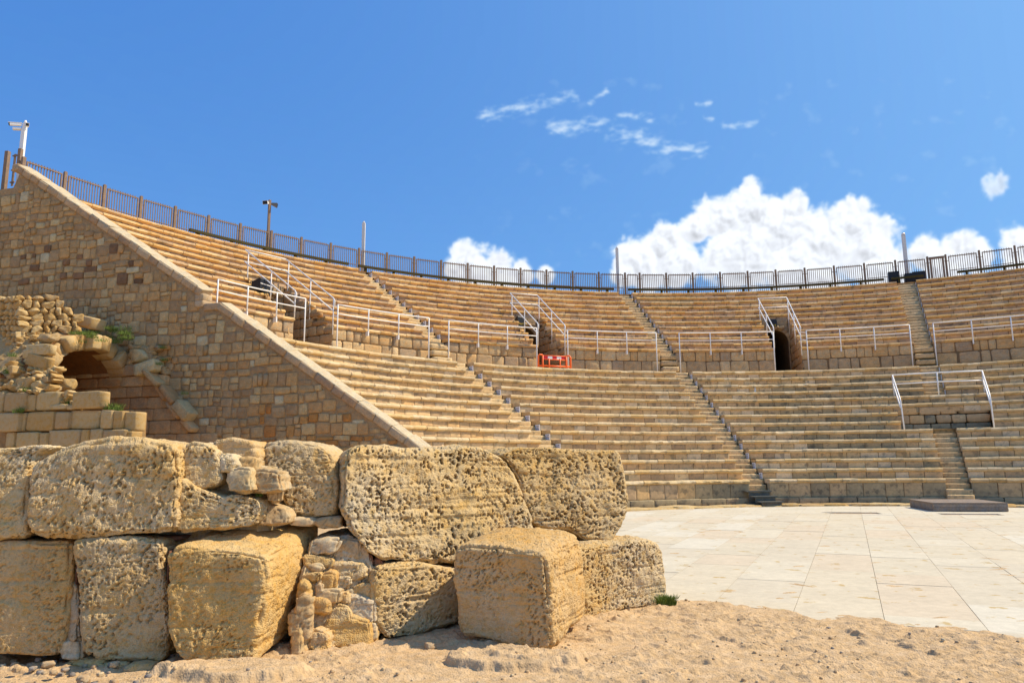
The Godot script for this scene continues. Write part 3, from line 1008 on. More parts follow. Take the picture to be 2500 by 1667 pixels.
func build_railings() -> void:
	var r := 27.45
	var top := 9.24
	var mid := 8.79
	var rails := [
		[[-59.6, -56.53, -53.44, -50.33], "white tube railing along the low wall next to the side wall"],
		[[-46.66, -43.08, -39.48, -35.8], "white tube railing between first passage and numbered stairway"],
		[[-33.35, -29.65, -25.99, -22.28], "white tube railing ending at the orange barrier's hinge post"],
		[[-18.33, -14.55, -10.82, -7.1], "white tube railing from the orange barrier to the gate stairway"],
		[[-4.22, -0.4, 3.36, 7.15], "white tube railing between gate stairway and dark arch"],
		[[11.01, 14.78, 18.5, 22.26], "white tube railing between dark arch and steep plain stairway"],
		[[24.69, 28.45, 32.17, 35.9, 39.6], "white tube railing over the blackened wall beyond the stairway"]]
	for e in rails:
		var t := thing("wall_railing", e[1], "railing", Vector3.ZERO, 0.0, "white railings on the low walls")
		var ps: Array = e[0]
		var n := ps.size()
		for i in n:
			var ends := i == 0 or i == n - 1
			rail_part(t, "post", [ringp(r, ps[i], top), ringp(r, ps[i], H_WALK if ends else 7.95)])
			if not ends:
				var st := begin()
				add_box(st, ring_xf(r + 0.08, ps[i], 8.05, Vector3.ONE), Vector3(0.06, 0.22, 0.24))
				obj("bracket", mesh_of(st), M.white, t)
		rail_part(t, "top_rail", arc_pts(r, ps[0], ps[n - 1], top, 14))
		rail_part(t, "middle_rail", arc_pts(r, ps[0], ps[n - 1], mid, 14), 0.028)
	# hand rails round the three passages
	var vl := ["white hand rail framing the passage nearest the side wall", "white hand rail framing the passage behind the orange barrier", "white hand rail framing the dark arched passage"]
	for i in 3:
		var t := thing("passage_railing", vl[i], "railing", Vector3.ZERO, 0.0, "white hand rails round the passages")
		var lines := []
		for s in 2:
			var sg := 0.0
			var k1 := 5.55
			var a0: float = side_u(PASSAGE[i][s], 0) + sg
			var a1: float = side_u(PASSAGE[i][s], k1) + sg
			var up := hu(k1) + 1.28
			var p0 := ringp(RU - 0.02, a0, 9.50)
			var p1 := ringp(ru(k1) + 0.3, a1, 12.04)
			lines.append([p0, p1])
			for l in 2:
				var dy := -0.60 * l
				var pts := [p1 + Vector3.UP * dy, p0.lerp(p1, 0.03) + Vector3.UP * dy]
				if l == 0:
					pts.append(p0 + Vector3.UP * -0.06)
					pts.append(p0 + Vector3.UP * -0.30)
				rail_part(t, "hand_rail", pts)
			for f in [[0.02, HU], [0.47, hu(2.0)], [0.93, hu(4.0)]]:
				var q := p0.lerp(p1, f[0])
				rail_part(t, "post", [q, Vector3(q.x, f[1] - (0.0 if s == 0 else 0.5), q.z)], 0.028)
		for l in 2:
			var u := Vector3.UP * (-0.60 * l)
			rail_part(t, "cross_rail", [lines[0][1] + u, lines[1][1] + u])
		if i < 3:
			# links to the railing on the wall
			var near: float = [-46.66, -18.33, 11.01][i]
			for dy in [0.0, -0.45]:
				rail_part(t, "link_bar", [lines[1][0] + Vector3.UP * (-0.32 + dy), ringp(r, near, 9.12 + dy)], 0.024)
	# railing of the box seat
	var t := thing("box_seat_railing", "white tube railing on three sides of the box seat", "railing")
	var L := 17.75
	var R := 28.1
	for l in 2:
		var dy := -0.45 * l
		rail_part(t, "back_rail", [ringp(21.9, 18.2, 5.90 + dy), ringp(21.9, 20.7, 5.92 + dy), ringp(21.9, 23.2, 5.93 + dy), ringp(21.9, 25.7, 5.92 + dy), ringp(21.9, 28.1, 5.90 + dy)])
		for s in 2:
			var a := [18.2, 28.1][s] as float
			var b: float = [L, R][s]
			rail_part(t, "side_rail", [ringp(21.9, a, 5.90 + dy), ringp(19.55, b, 4.60 + dy)] + ([ringp(19.45, b, 4.45), ringp(19.15, b, hl(5))] if l == 0 else []))
	for p in [[21.9, 18.2, 9], [21.85, 23.2, 9], [21.9, 28.1, 9]]:
		rail_part(t, "post", [ringp(p[0], p[1], 5.9), ringp(p[0], p[1], hl(p[2]))])

# ---------------------------------------------------------------- fence and masts on the rim
const FENCE_R := 36.6
const FENCE_TOP := 15.25
func build_fence() -> void:
	var base := hu(11) - 0.012
	var posts := [-65.0, -62.06, -59.11, -56.2, -53.34, -50.41, -47.51, -44.55, -41.6, -38.62, -35.66, -32.7, -29.72, -26.74, -23.76, -20.76, -17.73, -14.75, -11.74, -8.73, -5.71, -4.04, -1.03, 1.95, 4.99, 8.0, 11.0, 14.05, 17.05, 20.06, 23.07, 26.08, 27.74, 30.71, 33.73, 36.75, 39.75]
	var post_st := begin()
	add_box(post_st, Transform3D(Basis.IDENTITY, Vector3(0, (FENCE_TOP - base - 0.03) * 0.5, 0)), Vector3(0.13, FENCE_TOP - base - 0.03, 0.13))
	add_box(post_st, Transform3D(Basis.IDENTITY, Vector3(0, FENCE_TOP - base - 0.015, 0)), Vector3(0.10, 0.03, 0.10))
	var post_m := mesh_of(post_st)
	var bar_st := begin()
	add_box(bar_st, Transform3D(Basis.IDENTITY, Vector3(0, 0, 0)), Vector3(0.033, 1.66, 0.033))
	var bar_m := mesh_of(bar_st)
	for i in posts.size() - 1:
		var a: float = posts[i]
		var b: float = posts[i + 1]
		var P := ringp(FENCE_R, a, base)
		var Q := ringp(FENCE_R, b, base)
		var dir := (Q - P).normalized()
		var wide := P.distance_to(Q)
		var turn := atan2(-dir.z, dir.x)
		var is_gate := b - a < 2.0
		var t := thing("fence_panel", "panel of brown picket fence with post on the theatre rim" if not is_gate else "narrow gate panel of the brown picket fence on the rim", "fence", P, turn, "panels of the fence along the rim" if not is_gate else "narrow gates in the rim fence")
		obj("post", post_m, M.fence, t)
		var x0 := 0.17
		var x1 := wide - 0.17
		var y1 := FENCE_TOP - base - 0.17
		var y0 := 0.95 if not is_gate else 0.35
		for f in [["top_rail", [x0, y1, x1, y1]], ["bottom_rail", [x0, y0, x1, y0]]]:
			var st := begin()
			box_between(st, Vector3(f[1][0] - 0.03, f[1][1], 0), Vector3(f[1][2] + 0.03, f[1][3], 0), 0.05, 0.06 if f[0] == "top_rail" else 0.035)
			obj(f[0], mesh_of(st), M.fence, t)
		for x in [x0, x1]:
			var st := begin()
			box_between(st, Vector3(x, 0.05, 0.004), Vector3(x, y1 - 0.02, 0.004), 0.06, 0.06)
			obj("stile", mesh_of(st), M.fence, t)
		for x in [[0.06, x0 - 0.02], [x1 + 0.02, wide - 0.06]]:
			for y in [y1 - 0.28, 0.3]:
				var st := begin()
				box_between(st, Vector3(x[0], y, 0), Vector3(x[1], y, 0), 0.03, 0.03)
				obj("hinge", mesh_of(st), M.fence, t)
		var n := 11 if not is_gate else 5
		for k in n:
			var x := lerpf(x0, x1, (k + 1.0) / (n + 1.0))
			obj("bar", bar_m, M.fence, t, Transform3D(Basis.IDENTITY, Vector3(x, y1 + 0.10 - 0.83, -0.03)))
	# gate frame of broad timber in the narrow bay
	var g := thing("gate_frame", "broad dark brown timber gate frame standing in the rim fence", "gate", ringp(FENCE_R - 0.1, 26.9, base), -deg_to_rad(26.9))
	for x in [-0.36, 0.36]:
		var st := begin()
		box_between(st, Vector3(x, 0, 0), Vector3(x, 1.83, 0), 0.17, 0.12)
		obj("jamb", mesh_of(st), M.fence, g)
	var st := begin()
	box_between(st, Vector3(-0.45, 1.89, 0), Vector3(0.45, 1.89, 0), 0.12, 0.14)
	obj("head", mesh_of(st), M.fence, g)
	for k in 3:
		obj("bar", bar_m, M.fence, g, Transform3D(Basis.IDENTITY, Vector3(-0.14 + 0.14 * k, 1.02, 0)))
	# guard beam along the foot of the fence
	for s in [[-53.5, -38.0, "long dark guard beam at the fence foot above the sunlit rows"], [-36.9, -7.8, "long dark guard beam between the two white masts"], [-6.1, 21.6, "long dark guard beam between gate and black loudspeakers"], [22.3, 25.4, "short guard beam under the black equipment boxes"], [28.5, 40.0, "dark guard beam beyond the brown gate frame"]]:
		var t := thing("guard_beam", s[2], "beam", Vector3.ZERO, 0.0, "guard beams at the fence foot")
		var bs := begin()
		var n := maxi(2, int((s[1] - s[0]) / 1.5))
		for i in n:
			box_between(bs, ringp(34.9, lerpf(s[0], s[1], float(i) / n), 13.60), ringp(34.9, lerpf(s[0], s[1], (i + 1.0) / n), 13.60), 0.16, 0.13)
		obj("beam", mesh_of(bs), M.beam, t)
		for i in range(0, n, 2):
			var ks := begin()
			add_box(ks, ring_xf(34.95, lerpf(s[0], s[1], (i + 0.5) / n), 13.36, Vector3.ONE), Vector3(0.14, 0.36, 0.12))
			obj("bracket", mesh_of(ks), M.beam, t)

func mast(deg: float, top: float, label: String, called: String, cap: bool) -> void:
	var base := hu(11) - 0.012
	var t := thing(called, label, "mast", ringp(37.2, deg, base), 0.0, "pale masts behind the rim fence")
	var h := top - base
	var st := begin()
	box_between(st, Vector3(0, 0, 0), Vector3(0, h - 0.1, 0), 0.19, 0.19)
	obj("pole", mesh_of(st), M.mast, t)
	obj("finial", lathe_mesh([Vector2(0, 0), Vector2(0.09, 0), Vector2(0.09, 0.05), Vector2(0.03, 0.10), Vector2(0.03, 0.14), Vector2(0, 0.14)]), M.mast, t, Transform3D(Basis.IDENTITY, Vector3(0, h - 0.1, 0)))
	if cap:
		obj("lamp_cap", lathe_mesh([Vector2(0, 0), Vector2(0.07, 0), Vector2(0.10, 0.08), Vector2(0.10, 0.14), Vector2(0, 0.18)]), M.black, t, Transform3D(Basis.IDENTITY, Vector3(0, h - 0.26, 0)))
		obj("lamp_dome", lathe_mesh([Vector2(0.11, 0), Vector2(0.12, 0.05), Vector2(0.08, 0.11), Vector2(0, 0.13)]), M.white, t, Transform3D(Basis.IDENTITY, Vector3(0, h - 0.10, 0)))
	var bs := begin()
	add_box(bs, Transform3D(Basis.IDENTITY, Vector3(0, 0.12, 0)), Vector3(0.30, 0.24, 0.30))
	obj("base_plate", mesh_of(bs), M.grey, t)

func build_masts() -> void:
	mast(-34.83, 17.24, "pale square mast beside the top of the sunlit stairway", "mast", false)
	mast(-6.3, 17.31, "pale square mast behind the gate at the middle stairway", "mast", false)
	mast(24.16, 17.23, "pale mast with white domed lamp above the black equipment", "mast", true)
	var base := hu(11) - 0.012
	# loudspeaker pole
	var t := thing("loudspeaker_pole", "brown pole with two horn loudspeakers rising from the fence", "loudspeaker pole", ringp(36.85, -44.67, base), deg_to_rad(44.67))
	var st := begin()
	box_between(st, Vector3.ZERO, Vector3(0, 17.14 - base, 0), 0.13, 0.13)
	obj("pole", mesh_of(st), M.fence, t)
	for s in [-1.0, 1.0]:
		var hs := begin()
		var w0 := 0.07
		var w1 := 0.16
		var p := []
		# mouth (towards the seats, outwards) then throat
		for xy in [[-1, -0.7], [1, -0.7], [1, 0.7], [-1, 0.7]]: p.append(Vector3(xy[0] * w1, xy[1] * w1, 0.20))
		for xy in [[-1, -0.7], [1, -0.7], [1, 0.7], [-1, 0.7]]: p.append(Vector3(xy[0] * w0, xy[1] * w0, -0.14))
		add_hexa(hs, p)
		var h := obj("horn", mesh_of(hs), M.mast if s < 0 else M.grey, t, Transform3D(Basis(Vector3.UP, s * 0.95) * Basis(Vector3.RIGHT, 0.25), Vector3(0.22 * s, 16.9 - base, 0.08)))
		var ms := begin()
		add_box(ms, Transform3D(Basis.IDENTITY, Vector3(0, 0, 0.203)), Vector3(0.28, 0.19, 0.01))
		obj("mouth", mesh_of(ms), M.black, h)
	var bk := begin()
	box_between(bk, Vector3(-0.3, 16.95 - base, 0), Vector3(0.3, 16.95 - base, 0), 0.04, 0.04)
	obj("bracket", mesh_of(bk), M.grey, t)
	# camera pole
	var cpos := on_wall(49, 400, -1.3)
	cpos.y = 13.3
	var c := thing("camera_pole", "white pole carrying two surveillance cameras at the wall corner", "camera pole", cpos, 0.0)
	st = begin()
	var ph := on_wall(50, 318, -1.3).y - 13.3
	box_between(st, Vector3.ZERO, Vector3(0, ph, 0), 0.17, 0.17)
	obj("pole", mesh_of(st), M.white, c)
	st = begin()
	add_box(st, Transform3D(Basis.IDENTITY, Vector3(0.02, ph + 0.16, 0)), Vector3(0.14, 0.32, 0.14))
	obj("junction_box", mesh_of(st), M.white, c)
	obj("finial", lathe_mesh([Vector2(0.05, 0), Vector2(0.06, 0.06), Vector2(0.04, 0.11), Vector2(0, 0.12)]), M.white, c, Transform3D(Basis.IDENTITY, Vector3(0.02, ph + 0.34, 0)))
	for k in 2:
		var aim := Vector3(-0.92, -0.10, 0.40).normalized() if k == 0 else Vector3(0.55, -0.12, 0.83).normalized()
		var at := Vector3(-0.12, ph + 0.22, 0.05) if k == 0 else Vector3(0.16, ph + 0.16, 0.05)
		var ln := 0.44 if k == 0 else 0.2
		var bs := begin()
		box_between(bs, at, at + aim * ln, 0.13, 0.11)
		var body := obj("camera", mesh_of(bs), M.white, c)
		bs = begin()
		box_between(bs, at + aim * (ln - 0.02), at + aim * (ln + 0.05), 0.12, 0.10)
		obj("lens", mesh_of(bs), M.black, body)
		bs = begin()
		box_between(bs, at + Vector3(0, 0.068, 0) - aim * 0.02, at + aim * (ln + 0.07) + Vector3(0, 0.068, 0), 0.15, 0.02)
		obj("sun_shield", mesh_of(bs), M.white, body)
	st = begin()
	box_between(st, Vector3(-0.06, ph + 0.02, 0), Vector3(-0.42, ph - 0.02, 0.15), 0.14, 0.09)
	obj("lamp", mesh_of(st), M.mast, c)
	# posts at the corner of the side wall
	for e in [[41, 53, 363, 410, "tall brown timber post at the top corner of the side wall"], [3, 22, 369, 470, "brown timber gate post beyond the wall corner"], [52, 61, 383, 410, "short brown timber post beside the camera pole"]]:
		var a := on_wall(e[0], e[3], -0.75)
		var b := on_wall(e[1], e[2], -0.75)
		var ps := begin()
		var w := (b - a).dot(WD)
		add_box(ps, Transform3D(Basis(Vector3.UP, -0.15), Vector3(0, (b.y - a.y) * 0.5, 0)), Vector3(w * 0.85, b.y - a.y, w * 0.85))
		var o := obj("timber_post", mesh_of(ps), M.fence, null, Transform3D(Basis.IDENTITY, Vector3((a.x + b.x) * 0.5, a.y, (a.z + b.z) * 0.5)))
		tag(o, e[4], "post")
	var ga := on_wall(22, 455, -0.75)
	var gb := on_wall(41, 375, -0.75)
	var gt := thing("corner_gate", "narrow barred gate between timber posts at the wall corner", "gate", ga, atan2(-WD.z, WD.x))
	var gw := (gb - ga).dot(WD)
	var gh := gb.y - ga.y
	for k in 2:
		var ps := begin()
		box_between(ps, Vector3(gw * (0.4 + 0.3 * k), 0.0, 0.0), Vector3(gw * (0.4 + 0.3 * k), gh, 0.0), 0.035, 0.035)
		obj("bar", mesh_of(ps), M.fence, gt)
	for y in [0.12, 0.5, 0.95]:
		var ps := begin()
		box_between(ps, Vector3(0.0, gh * y, 0.0), Vector3(gw, gh * y, 0.0), 0.05, 0.06)
		obj("rail", mesh_of(ps), M.fence, gt)

# ---------------------------------------------------------------- small things on the theatre
func barrier_panel() -> void:
	# plastic barrier across the passage mouth
	var A := ringp(26.55, -23.1, H_WALK + 0.005)
	var B := ringp(26.55, -18.72, H_WALK + 0.005)
	var dir := (B - A).normalized()
	var w := A.distance_to(B)
	var t := thing("safety_barrier", "orange plastic safety barrier with red and white strip", "barrier", A, atan2(-dir.z, dir.x))
	var H := 1.12
	var tube := func(called: String, pts: Array, rad: float) -> void:
		obj(called, tube_mesh(pts, rad, 8), M.orange, t)
	tube.call("end_post", [Vector3(0.05, 0.02, 0), Vector3(0.05, H - 0.1, 0), Vector3(0.12, H - 0.02, 0), Vector3(0.3, H - 0.03, 0)], 0.05)
	tube.call("end_post", [Vector3(w - 0.05, 0.02, 0), Vector3(w - 0.05, H - 0.1, 0), Vector3(w - 0.12, H - 0.02, 0), Vector3(w - 0.3, H - 0.03, 0)], 0.05)
	for x in [0.31, w - 0.31]: tube.call("upright", [Vector3(x, 0.02, 0), Vector3(x, H - 0.04, 0)], 0.05)
	for x in [0.31 + (w - 0.62) * 0.27, 0.31 + (w - 0.62) * 0.73]: tube.call("upright", [Vector3(x, 0.02, 0), Vector3(x, H - 0.2, 0)], 0.04)
	tube.call("middle_bar", [Vector3(0.05, 0.50, 0), Vector3(w - 0.05, 0.50, 0)], 0.045)
	tube.call("bottom_bar", [Vector3(0.05, 0.10, 0), Vector3(w - 0.05, 0.10, 0)], 0.045)
	tube.call("top_bar", [Vector3(0.30, H - 0.06, 0), Vector3(w - 0.30, H - 0.06, 0)], 0.03)
	tube.call("top_bar", [Vector3(0.30, H - 0.26, 0), Vector3(w - 0.30, H - 0.26, 0)], 0.03)
	var n := 5
	for k in n:
		var st := begin()
		var x0 := 0.35 + (w - 0.70) * k / n
		var x1 := 0.35 + (w - 0.70) * (k + 1.0) / n
		box_between(st, Vector3(x0, H - 0.155, 0.0), Vector3(x1, H - 0.155, 0.0), 0.03, 0.19)
		obj("reflective_strip", mesh_of(st), M.red if k % 2 == 0 else M.white, t)
	for x in [0.06, w - 0.06]:
		var st := begin()
		box_between(st, Vector3(x, 0.03, -0.28), Vector3(x, 0.03, 0.28), 0.10, 0.06)
		obj("foot", mesh_of(st), M.orange, t)

func lamp_box(deg: float, r: float, y: float, size: Vector3, label: String, turn := 0.0, stripe := false) -> void:
	var t := thing("black_lamp_box", label, "lamp", ringp(r, deg, y), -deg_to_rad(deg) + turn, "black lamp boxes over the passages")
	var st := begin()
	add_box(st, Transform3D(Basis.IDENTITY, Vector3(0, size.y * 0.5, 0)), size)
	obj("housing", mesh_of(st), M.black, t)
	st = begin()
	add_box(st, Transform3D(Basis(Vector3.RIGHT, -0.3), Vector3(0, size.y + 0.03, 0.02)), Vector3(size.x * 0.9, 0.10, size.z * 0.8))
	obj("hood", mesh_of(st), M.black, t)
	# yellow stencil on the front
	st = begin()
	for k in 4:
		var x := size.x * (-0.30 + 0.2 * k)
		add_box(st, Transform3D(Basis(Vector3.BACK, [0.0, 0.35, -0.1, 0.0][k]), Vector3(x, size.y * 0.20, size.z * 0.5 + 0.004)), Vector3(0.022, 0.11, 0.006))
		add_box(st, Transform3D(Basis.IDENTITY, Vector3(x + 0.02, size.y * [0.30, 0.12, 0.30, 0.30][k], size.z * 0.5 + 0.004)), Vector3(0.055, 0.022, 0.006))
	obj("stencil", mesh_of(st), M.yellow, t)
	if stripe:
		st = begin()
		add_box(st, Transform3D(Basis.IDENTITY, Vector3(0, size.y * 0.72, size.z * 0.5 + 0.004)), Vector3(size.x * 0.98, 0.035, 0.008))
		obj("stripe", mesh_of(st), M.white, t)

func build_small_things() -> void:
	barrier_panel()
	lamp_box(8.55, ru(5) + 0.32, 10.12, Vector3(0.50, 0.36, 0.30), "black lamp box with yellow stencil above the dark arch")
	lamp_box(-21.6, ru(5) + 0.22, 9.98, Vector3(0.46, 0.46, 0.30), "black lamp box above the passage behind the orange barrier", 0.2)
	lamp_box(-52.0, ru(3) + 0.35, 9.70, Vector3(0.85, 0.50, 0.5), "large black lamp with white stripe beside the first passage", 0.3, true)
	# bottle and litter on the seats
	var b := thing("water_bottle", "small clear plastic water bottle standing on a lower seat", "bottle", ringp(rl(10) + 0.36, 1.38, hl(10)), 0.0)
	obj("body", lathe_mesh([Vector2(0, 0), Vector2(0.04, 0.0), Vector2(0.042, 0.16), Vector2(0.016, 0.21), Vector2(0.016, 0.23)]), M.bottle, b)
	obj("cap", lathe_mesh([Vector2(0.018, 0.228), Vector2(0.018, 0.25), Vector2(0, 0.251)]), M.white, b)
	# black equipment by the fence at the head of the steep stairway
	var base := hu(11) - 0.012
	for e in [[22.6, 35.4, Vector3(0.62, 0.95, 0.5), "black upright loudspeaker cabinet by the fence at the stairway head"], [25.05, 35.7, Vector3(0.72, 0.85, 0.6), "black equipment case stacked under the brown gate"], [24.3, 35.7, Vector3(0.75, 0.80, 0.6), "low black equipment case below the domed mast"]]:
		var t := thing("equipment_case", e[3], "equipment case", ringp(e[1], e[0], base), -deg_to_rad(e[0]))
		var st := begin()
		var s: Vector3 = e[2]
		add_box(st, Transform3D(Basis.IDENTITY, Vector3(0, s.y * 0.5, 0)), s)
		obj("case", mesh_of(st), M.black, t)
		for x in [-0.25, 0.0, 0.25]:
			st = begin()
			add_box(st, Transform3D(Basis.IDENTITY, Vector3(x * s.x * 1.3, s.y * 0.5, s.z * 0.5 + 0.012)), Vector3(0.03, s.y * 0.9, 0.024))
			obj("rib", mesh_of(st), M.black, t)
	# wooden steps in front of the lowest bench
	var wx := ringp(RL - 0.02, -5.95, 0.0)
	var t := thing("wooden_steps", "weathered dark wooden steps up to the lowest bench", "steps", wx, deg_to_rad(5.95))
	var spec := [[0.0, 0.27, 1.02, -0.02], [0.32, 0.27, 0.98, 0.02], [0.62, 0.20, 0.92, 0.0]]
	for j in 3:
		var y := 0.60 - 0.20 * j
		var z := 0.10 + 0.34 * j
		var st := begin()
		add_box(st, Transform3D(Basis(Vector3.UP, spec[j][3]), Vector3(0.10 * j - 0.12, y - 0.02, z)), Vector3(1.06 - 0.03 * j, 0.045, 0.36))
		obj("tread", mesh_of(st), M.timber, t)
		st = begin()
		add_box(st, Transform3D(Basis(Vector3.UP, spec[j][3]), Vector3(0.10 * j - 0.10, (y - 0.05) * 0.5, z + 0.10)), Vector3(0.88 - 0.02 * j, y - 0.05, 0.03))
		obj("riser_board", mesh_of(st), M.timber, t)
	# dark platform
	var FL := Vector3(14.60, 0.008, -26.54)
	var FR := Vector3(16.92, 0.008, -26.06)
	var dir := (FR - FL).normalized()
	var p := thing("stage_platform", "low dark grey wooden stage platform on the paving", "platform", (FL + FR) * 0.5, atan2(-dir.z, dir.x))
	var w := FL.distance_to(FR)
	var st2 := begin()
	add_box(st2, Transform3D(Basis.IDENTITY, Vector3(0, 0.135, -1.3)), Vector3(w - 0.04, 0.27, 2.6))
	obj("body", mesh_of(st2), M.platform, p)
	for k in 3:
		st2 = begin()
		add_box(st2, Transform3D(Basis.IDENTITY, Vector3(w * (k - 1) / 3.0, 0.285, -1.3)), Vector3(w / 3.0 - 0.008, 0.03, 2.66))
		obj("deck_board", mesh_of(st2), M.platform, p)
	for y in [0.07, 0.20]:
		st2 = begin()
		add_box(st2, Transform3D(Basis.IDENTITY, Vector3(0, y, 0.015)), Vector3(w - 0.02, 0.115, 0.03))
		obj("front_board", mesh_of(st2), M.platform, p)

# ---------------------------------------------------------------- side wall of the seating (rubble masonry with a sloping coping)
func wall_top(s: float) -> float:
	if s < -12.98: return 13.78
	if s < -2.88: return 14.71 + (s + 12.84) * -0.63353
	if s < -2.07: return 7.84
	return 7.84 - 0.6646 * (s + 2.07)

func wall_at(s: float, y: float, off := 0.0) -> Vector3:
	return WF + WD * s + WN * off + Vector3.UP * y

func wall_stone(t: Node3D, called: String, mesh: Mesh, s: float, y: float, w: float, h: float, depth: float, off: float, rot: float, mat: Material) -> MeshInstance3D:
	var b := Basis(WD, Vector3.UP, WN) * Basis(Vector3.BACK, rot) * Basis.from_scale(Vector3(w, h, depth))
	return obj(called, mesh, mat, t, Transform3D(b, wall_at(s, y, off - depth * 0.5)))

# a stone that fills a box of the photograph's pixels on the plane `off` metres before the side wall's face
func wall_px(t: Node3D, called: String, x0: float, y0: float, x1: float, y1: float, off: float, depth: float, mat: Material, round_ := false, rot := 0.0) -> void:
	var a := on_wall(x0, y1, off) - WF
	var b := on_wall(x1, y0, off) - WF
	var s0 := a.dot(WD)
	var s1 := b.dot(WD)
	var m: Mesh = chunks[rng.randi() % chunks.size()] if round_ else stones[rng.randi() % 6]
	wall_stone(t, called, m, (s0 + s1) * 0.5, (a.y + b.y) * 0.5, s1 - s0, b.y - a.y, depth, off, rot, mat)

func in_ashlar(s: float, y: float) -> bool:
	if s < -6.4: return y < 5.9
	if s < -4.9: return y < 5.6
	if s < -2.5: return y < 5.6 - (s + 4.9) * 0.98
	if s < -1.75: return y < 3.0
	return false

func build_side_wall() -> void:
	var t := thing("side_wall", "tall triangular rubble stone side wall with sloping pale coping", "wall", Vector3.ZERO)
	# body: mortar bed with thickness
	var st := begin()
	var n := 70
	for i in n:
		var s0 := lerpf(-19.0, 8.6, float(i) / n)
		var s1 := lerpf(-19.0, 8.6, float(i + 1) / n)
		var y0 := wall_top(s0 + 0.001) - 0.10
		var y1 := wall_top(s1 - 0.001) - 0.10
		add_hexa(st, [wall_at(s0, -0.3, -0.05), wall_at(s1, -0.3, -0.05), wall_at(s1, y1, -0.05), wall_at(s0, y0, -0.05), wall_at(s0, -0.3, -0.44), wall_at(s1, -0.3, -0.44), wall_at(s1, y1, -0.44), wall_at(s0, y0, -0.44)])
	obj("mortar_bed", mesh_of(st), M.mortar, t)
	# coping
	for run in [[-12.84, -2.90], [-2.07, 8.2]]:
		var s: float = run[0]
		while s < run[1] - 0.02:
			var w := minf(rng.randf_range(0.38, 0.72), run[1] - s)
			if run[1] - s - w < 0.2: w = run[1] - s
			var ya := wall_top(s + 0.001)
			var yb := wall_top(s + w - 0.001)
			var mid := s + w * 0.5
			var ang := atan2(yb - ya, w)
			var ln := w / cos(ang)
			var b := Basis(WD, Vector3.UP, WN) * Basis(Vector3.BACK, ang) * Basis(Vector3.RIGHT, 0.10) * Basis.from_scale(Vector3(ln - 0.01, 0.28, 0.56))
			var pos := wall_at(mid, (ya + yb) * 0.5, -0.52 * 0.5 + 0.035 + rng.randf_range(-0.015, 0.015)) + (Basis(WD, Vector3.UP, WN) * Basis(Vector3.BACK, ang)).y * (-0.15 + rng.randf_range(-0.02, 0.012))
			obj("coping_stone", stones[rng.randi() % 6], M.coping[rng.randi() % 4], t, Transform3D(b, pos))
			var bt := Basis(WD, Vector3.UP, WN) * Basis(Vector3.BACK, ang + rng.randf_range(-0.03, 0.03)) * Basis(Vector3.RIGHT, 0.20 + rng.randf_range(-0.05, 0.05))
			obj("sun_tinted_slab", stones[rng.randi() % 6], M.cap, t, Transform3D(bt * Basis.from_scale(Vector3(ln + 0.01, 0.07, 0.54 + rng.randf_range(-0.05, 0.03))), pos + bt.y * (0.15 + rng.randf_range(-0.01, 0.015)) - WN * 0.03))  # added thin slab, its pale colour stands for sun on the coping
			s += w
	wall_stone(t, "coping_stone", stones[0], -13.0, 14.57, 0.40, 0.30, 0.52, 0.04, 0.0, M.coping[0])
	for y in [8.12, 7.86]:
		wall_stone(t, "end_stone", stones[1], -3.08, y + 0.0, 0.40, 0.27, 0.50, 0.03, 0.0, M.coping[2])
	wall_stone(t, "coping_stone", stones[2], -2.48, 7.70, 0.80, 0.28, 0.52, 0.035, 0.0, M.coping[1])
	# rubble: courses of uneven stones, the largest as parts
	var all := []
	var y := 0.6
	while y < 14.6:
		var ch := rng.randf_range(0.26, 0.50)
		if y < 2.9 and rng.randf() < 0.6: ch = rng.randf_range(0.16, 0.26)
		var s := -16.0 + rng.randf() * 0.4
		while s < 7.6:
			var w := rng.randf_range(0.20, 0.62) if ch > 0.3 else rng.randf_range(0.24, 0.70)
			var lim := minf(wall_top(s + 0.02), wall_top(s + w)) - 0.40
			if s + w > -2.9 and s < -2.0: lim = minf(lim, 7.45)
			var hh := minf(ch, lim - y)
			var mid := s + w * 0.5
			var zoom_ok: bool = not in_ashlar(mid, y + hh * 0.5)
			if hh > 0.11 and zoom_ok:
				var yy := y
				if hh > 0.34 and w < 0.5 and rng.randf() < 0.30:
					var f := rng.randf_range(0.35, 0.65)
					all.append([mid, yy + hh * f * 0.5, w, hh * f])
					all.append([mid, yy + hh * (f + 1.0) * 0.5, w, hh * (1.0 - f)])
				else:
					all.append([mid, yy + hh * 0.5 + rng.randf_range(-0.03, 0.03), w, hh])
			s += w
		y += ch
	for e in all: e[1] += 0.20 * nz.get_noise_2d(e[0] * 45.0, e[1] * 12.0)
	all = all.filter(func(e): return e[1] + e[3] * 0.5 < minf(wall_top(e[0] - e[2] * 0.5), wall_top(e[0] + e[2] * 0.5)) - 0.30)
	var tools := {}
	all.sort_custom(func(p, q): return p[2] * p[3] > q[2] * q[3])
	var shown := 0
	for e in all:
		var mats: Array = M.wall
		var tone := nz.get_noise_2d(e[0] * 9.0, e[1] * 14.0)
		var k := rng.randf()
		if k < 0.05: mats = M.wall_pale
		elif e[1] > 9.3 and e[1] < 10.6 and e[0] > -12.5 and e[0] < -7.5 and k < 0.30: mats = M.wall_dark
		elif e[1] < 3.8 and e[0] > -2.0 and k < 0.30: mats = M.wall_red
		elif tone > 0.35 and k < 0.2: mats = M.wall_dark
		var joint := rng.randf_range(0.02, 0.05)
		var w: float = e[2] - joint
		var h: float = e[3] - joint * 0.9
		var px := to_pixel(wall_at(e[0], e[1]))
		var vis: bool = px.x > -10.0 and px.y < 1100.0
		var mat: Material = mats[rng.randi() % mats.size()]
		var mesh: Mesh = stones[rng.randi() % stones.size()]
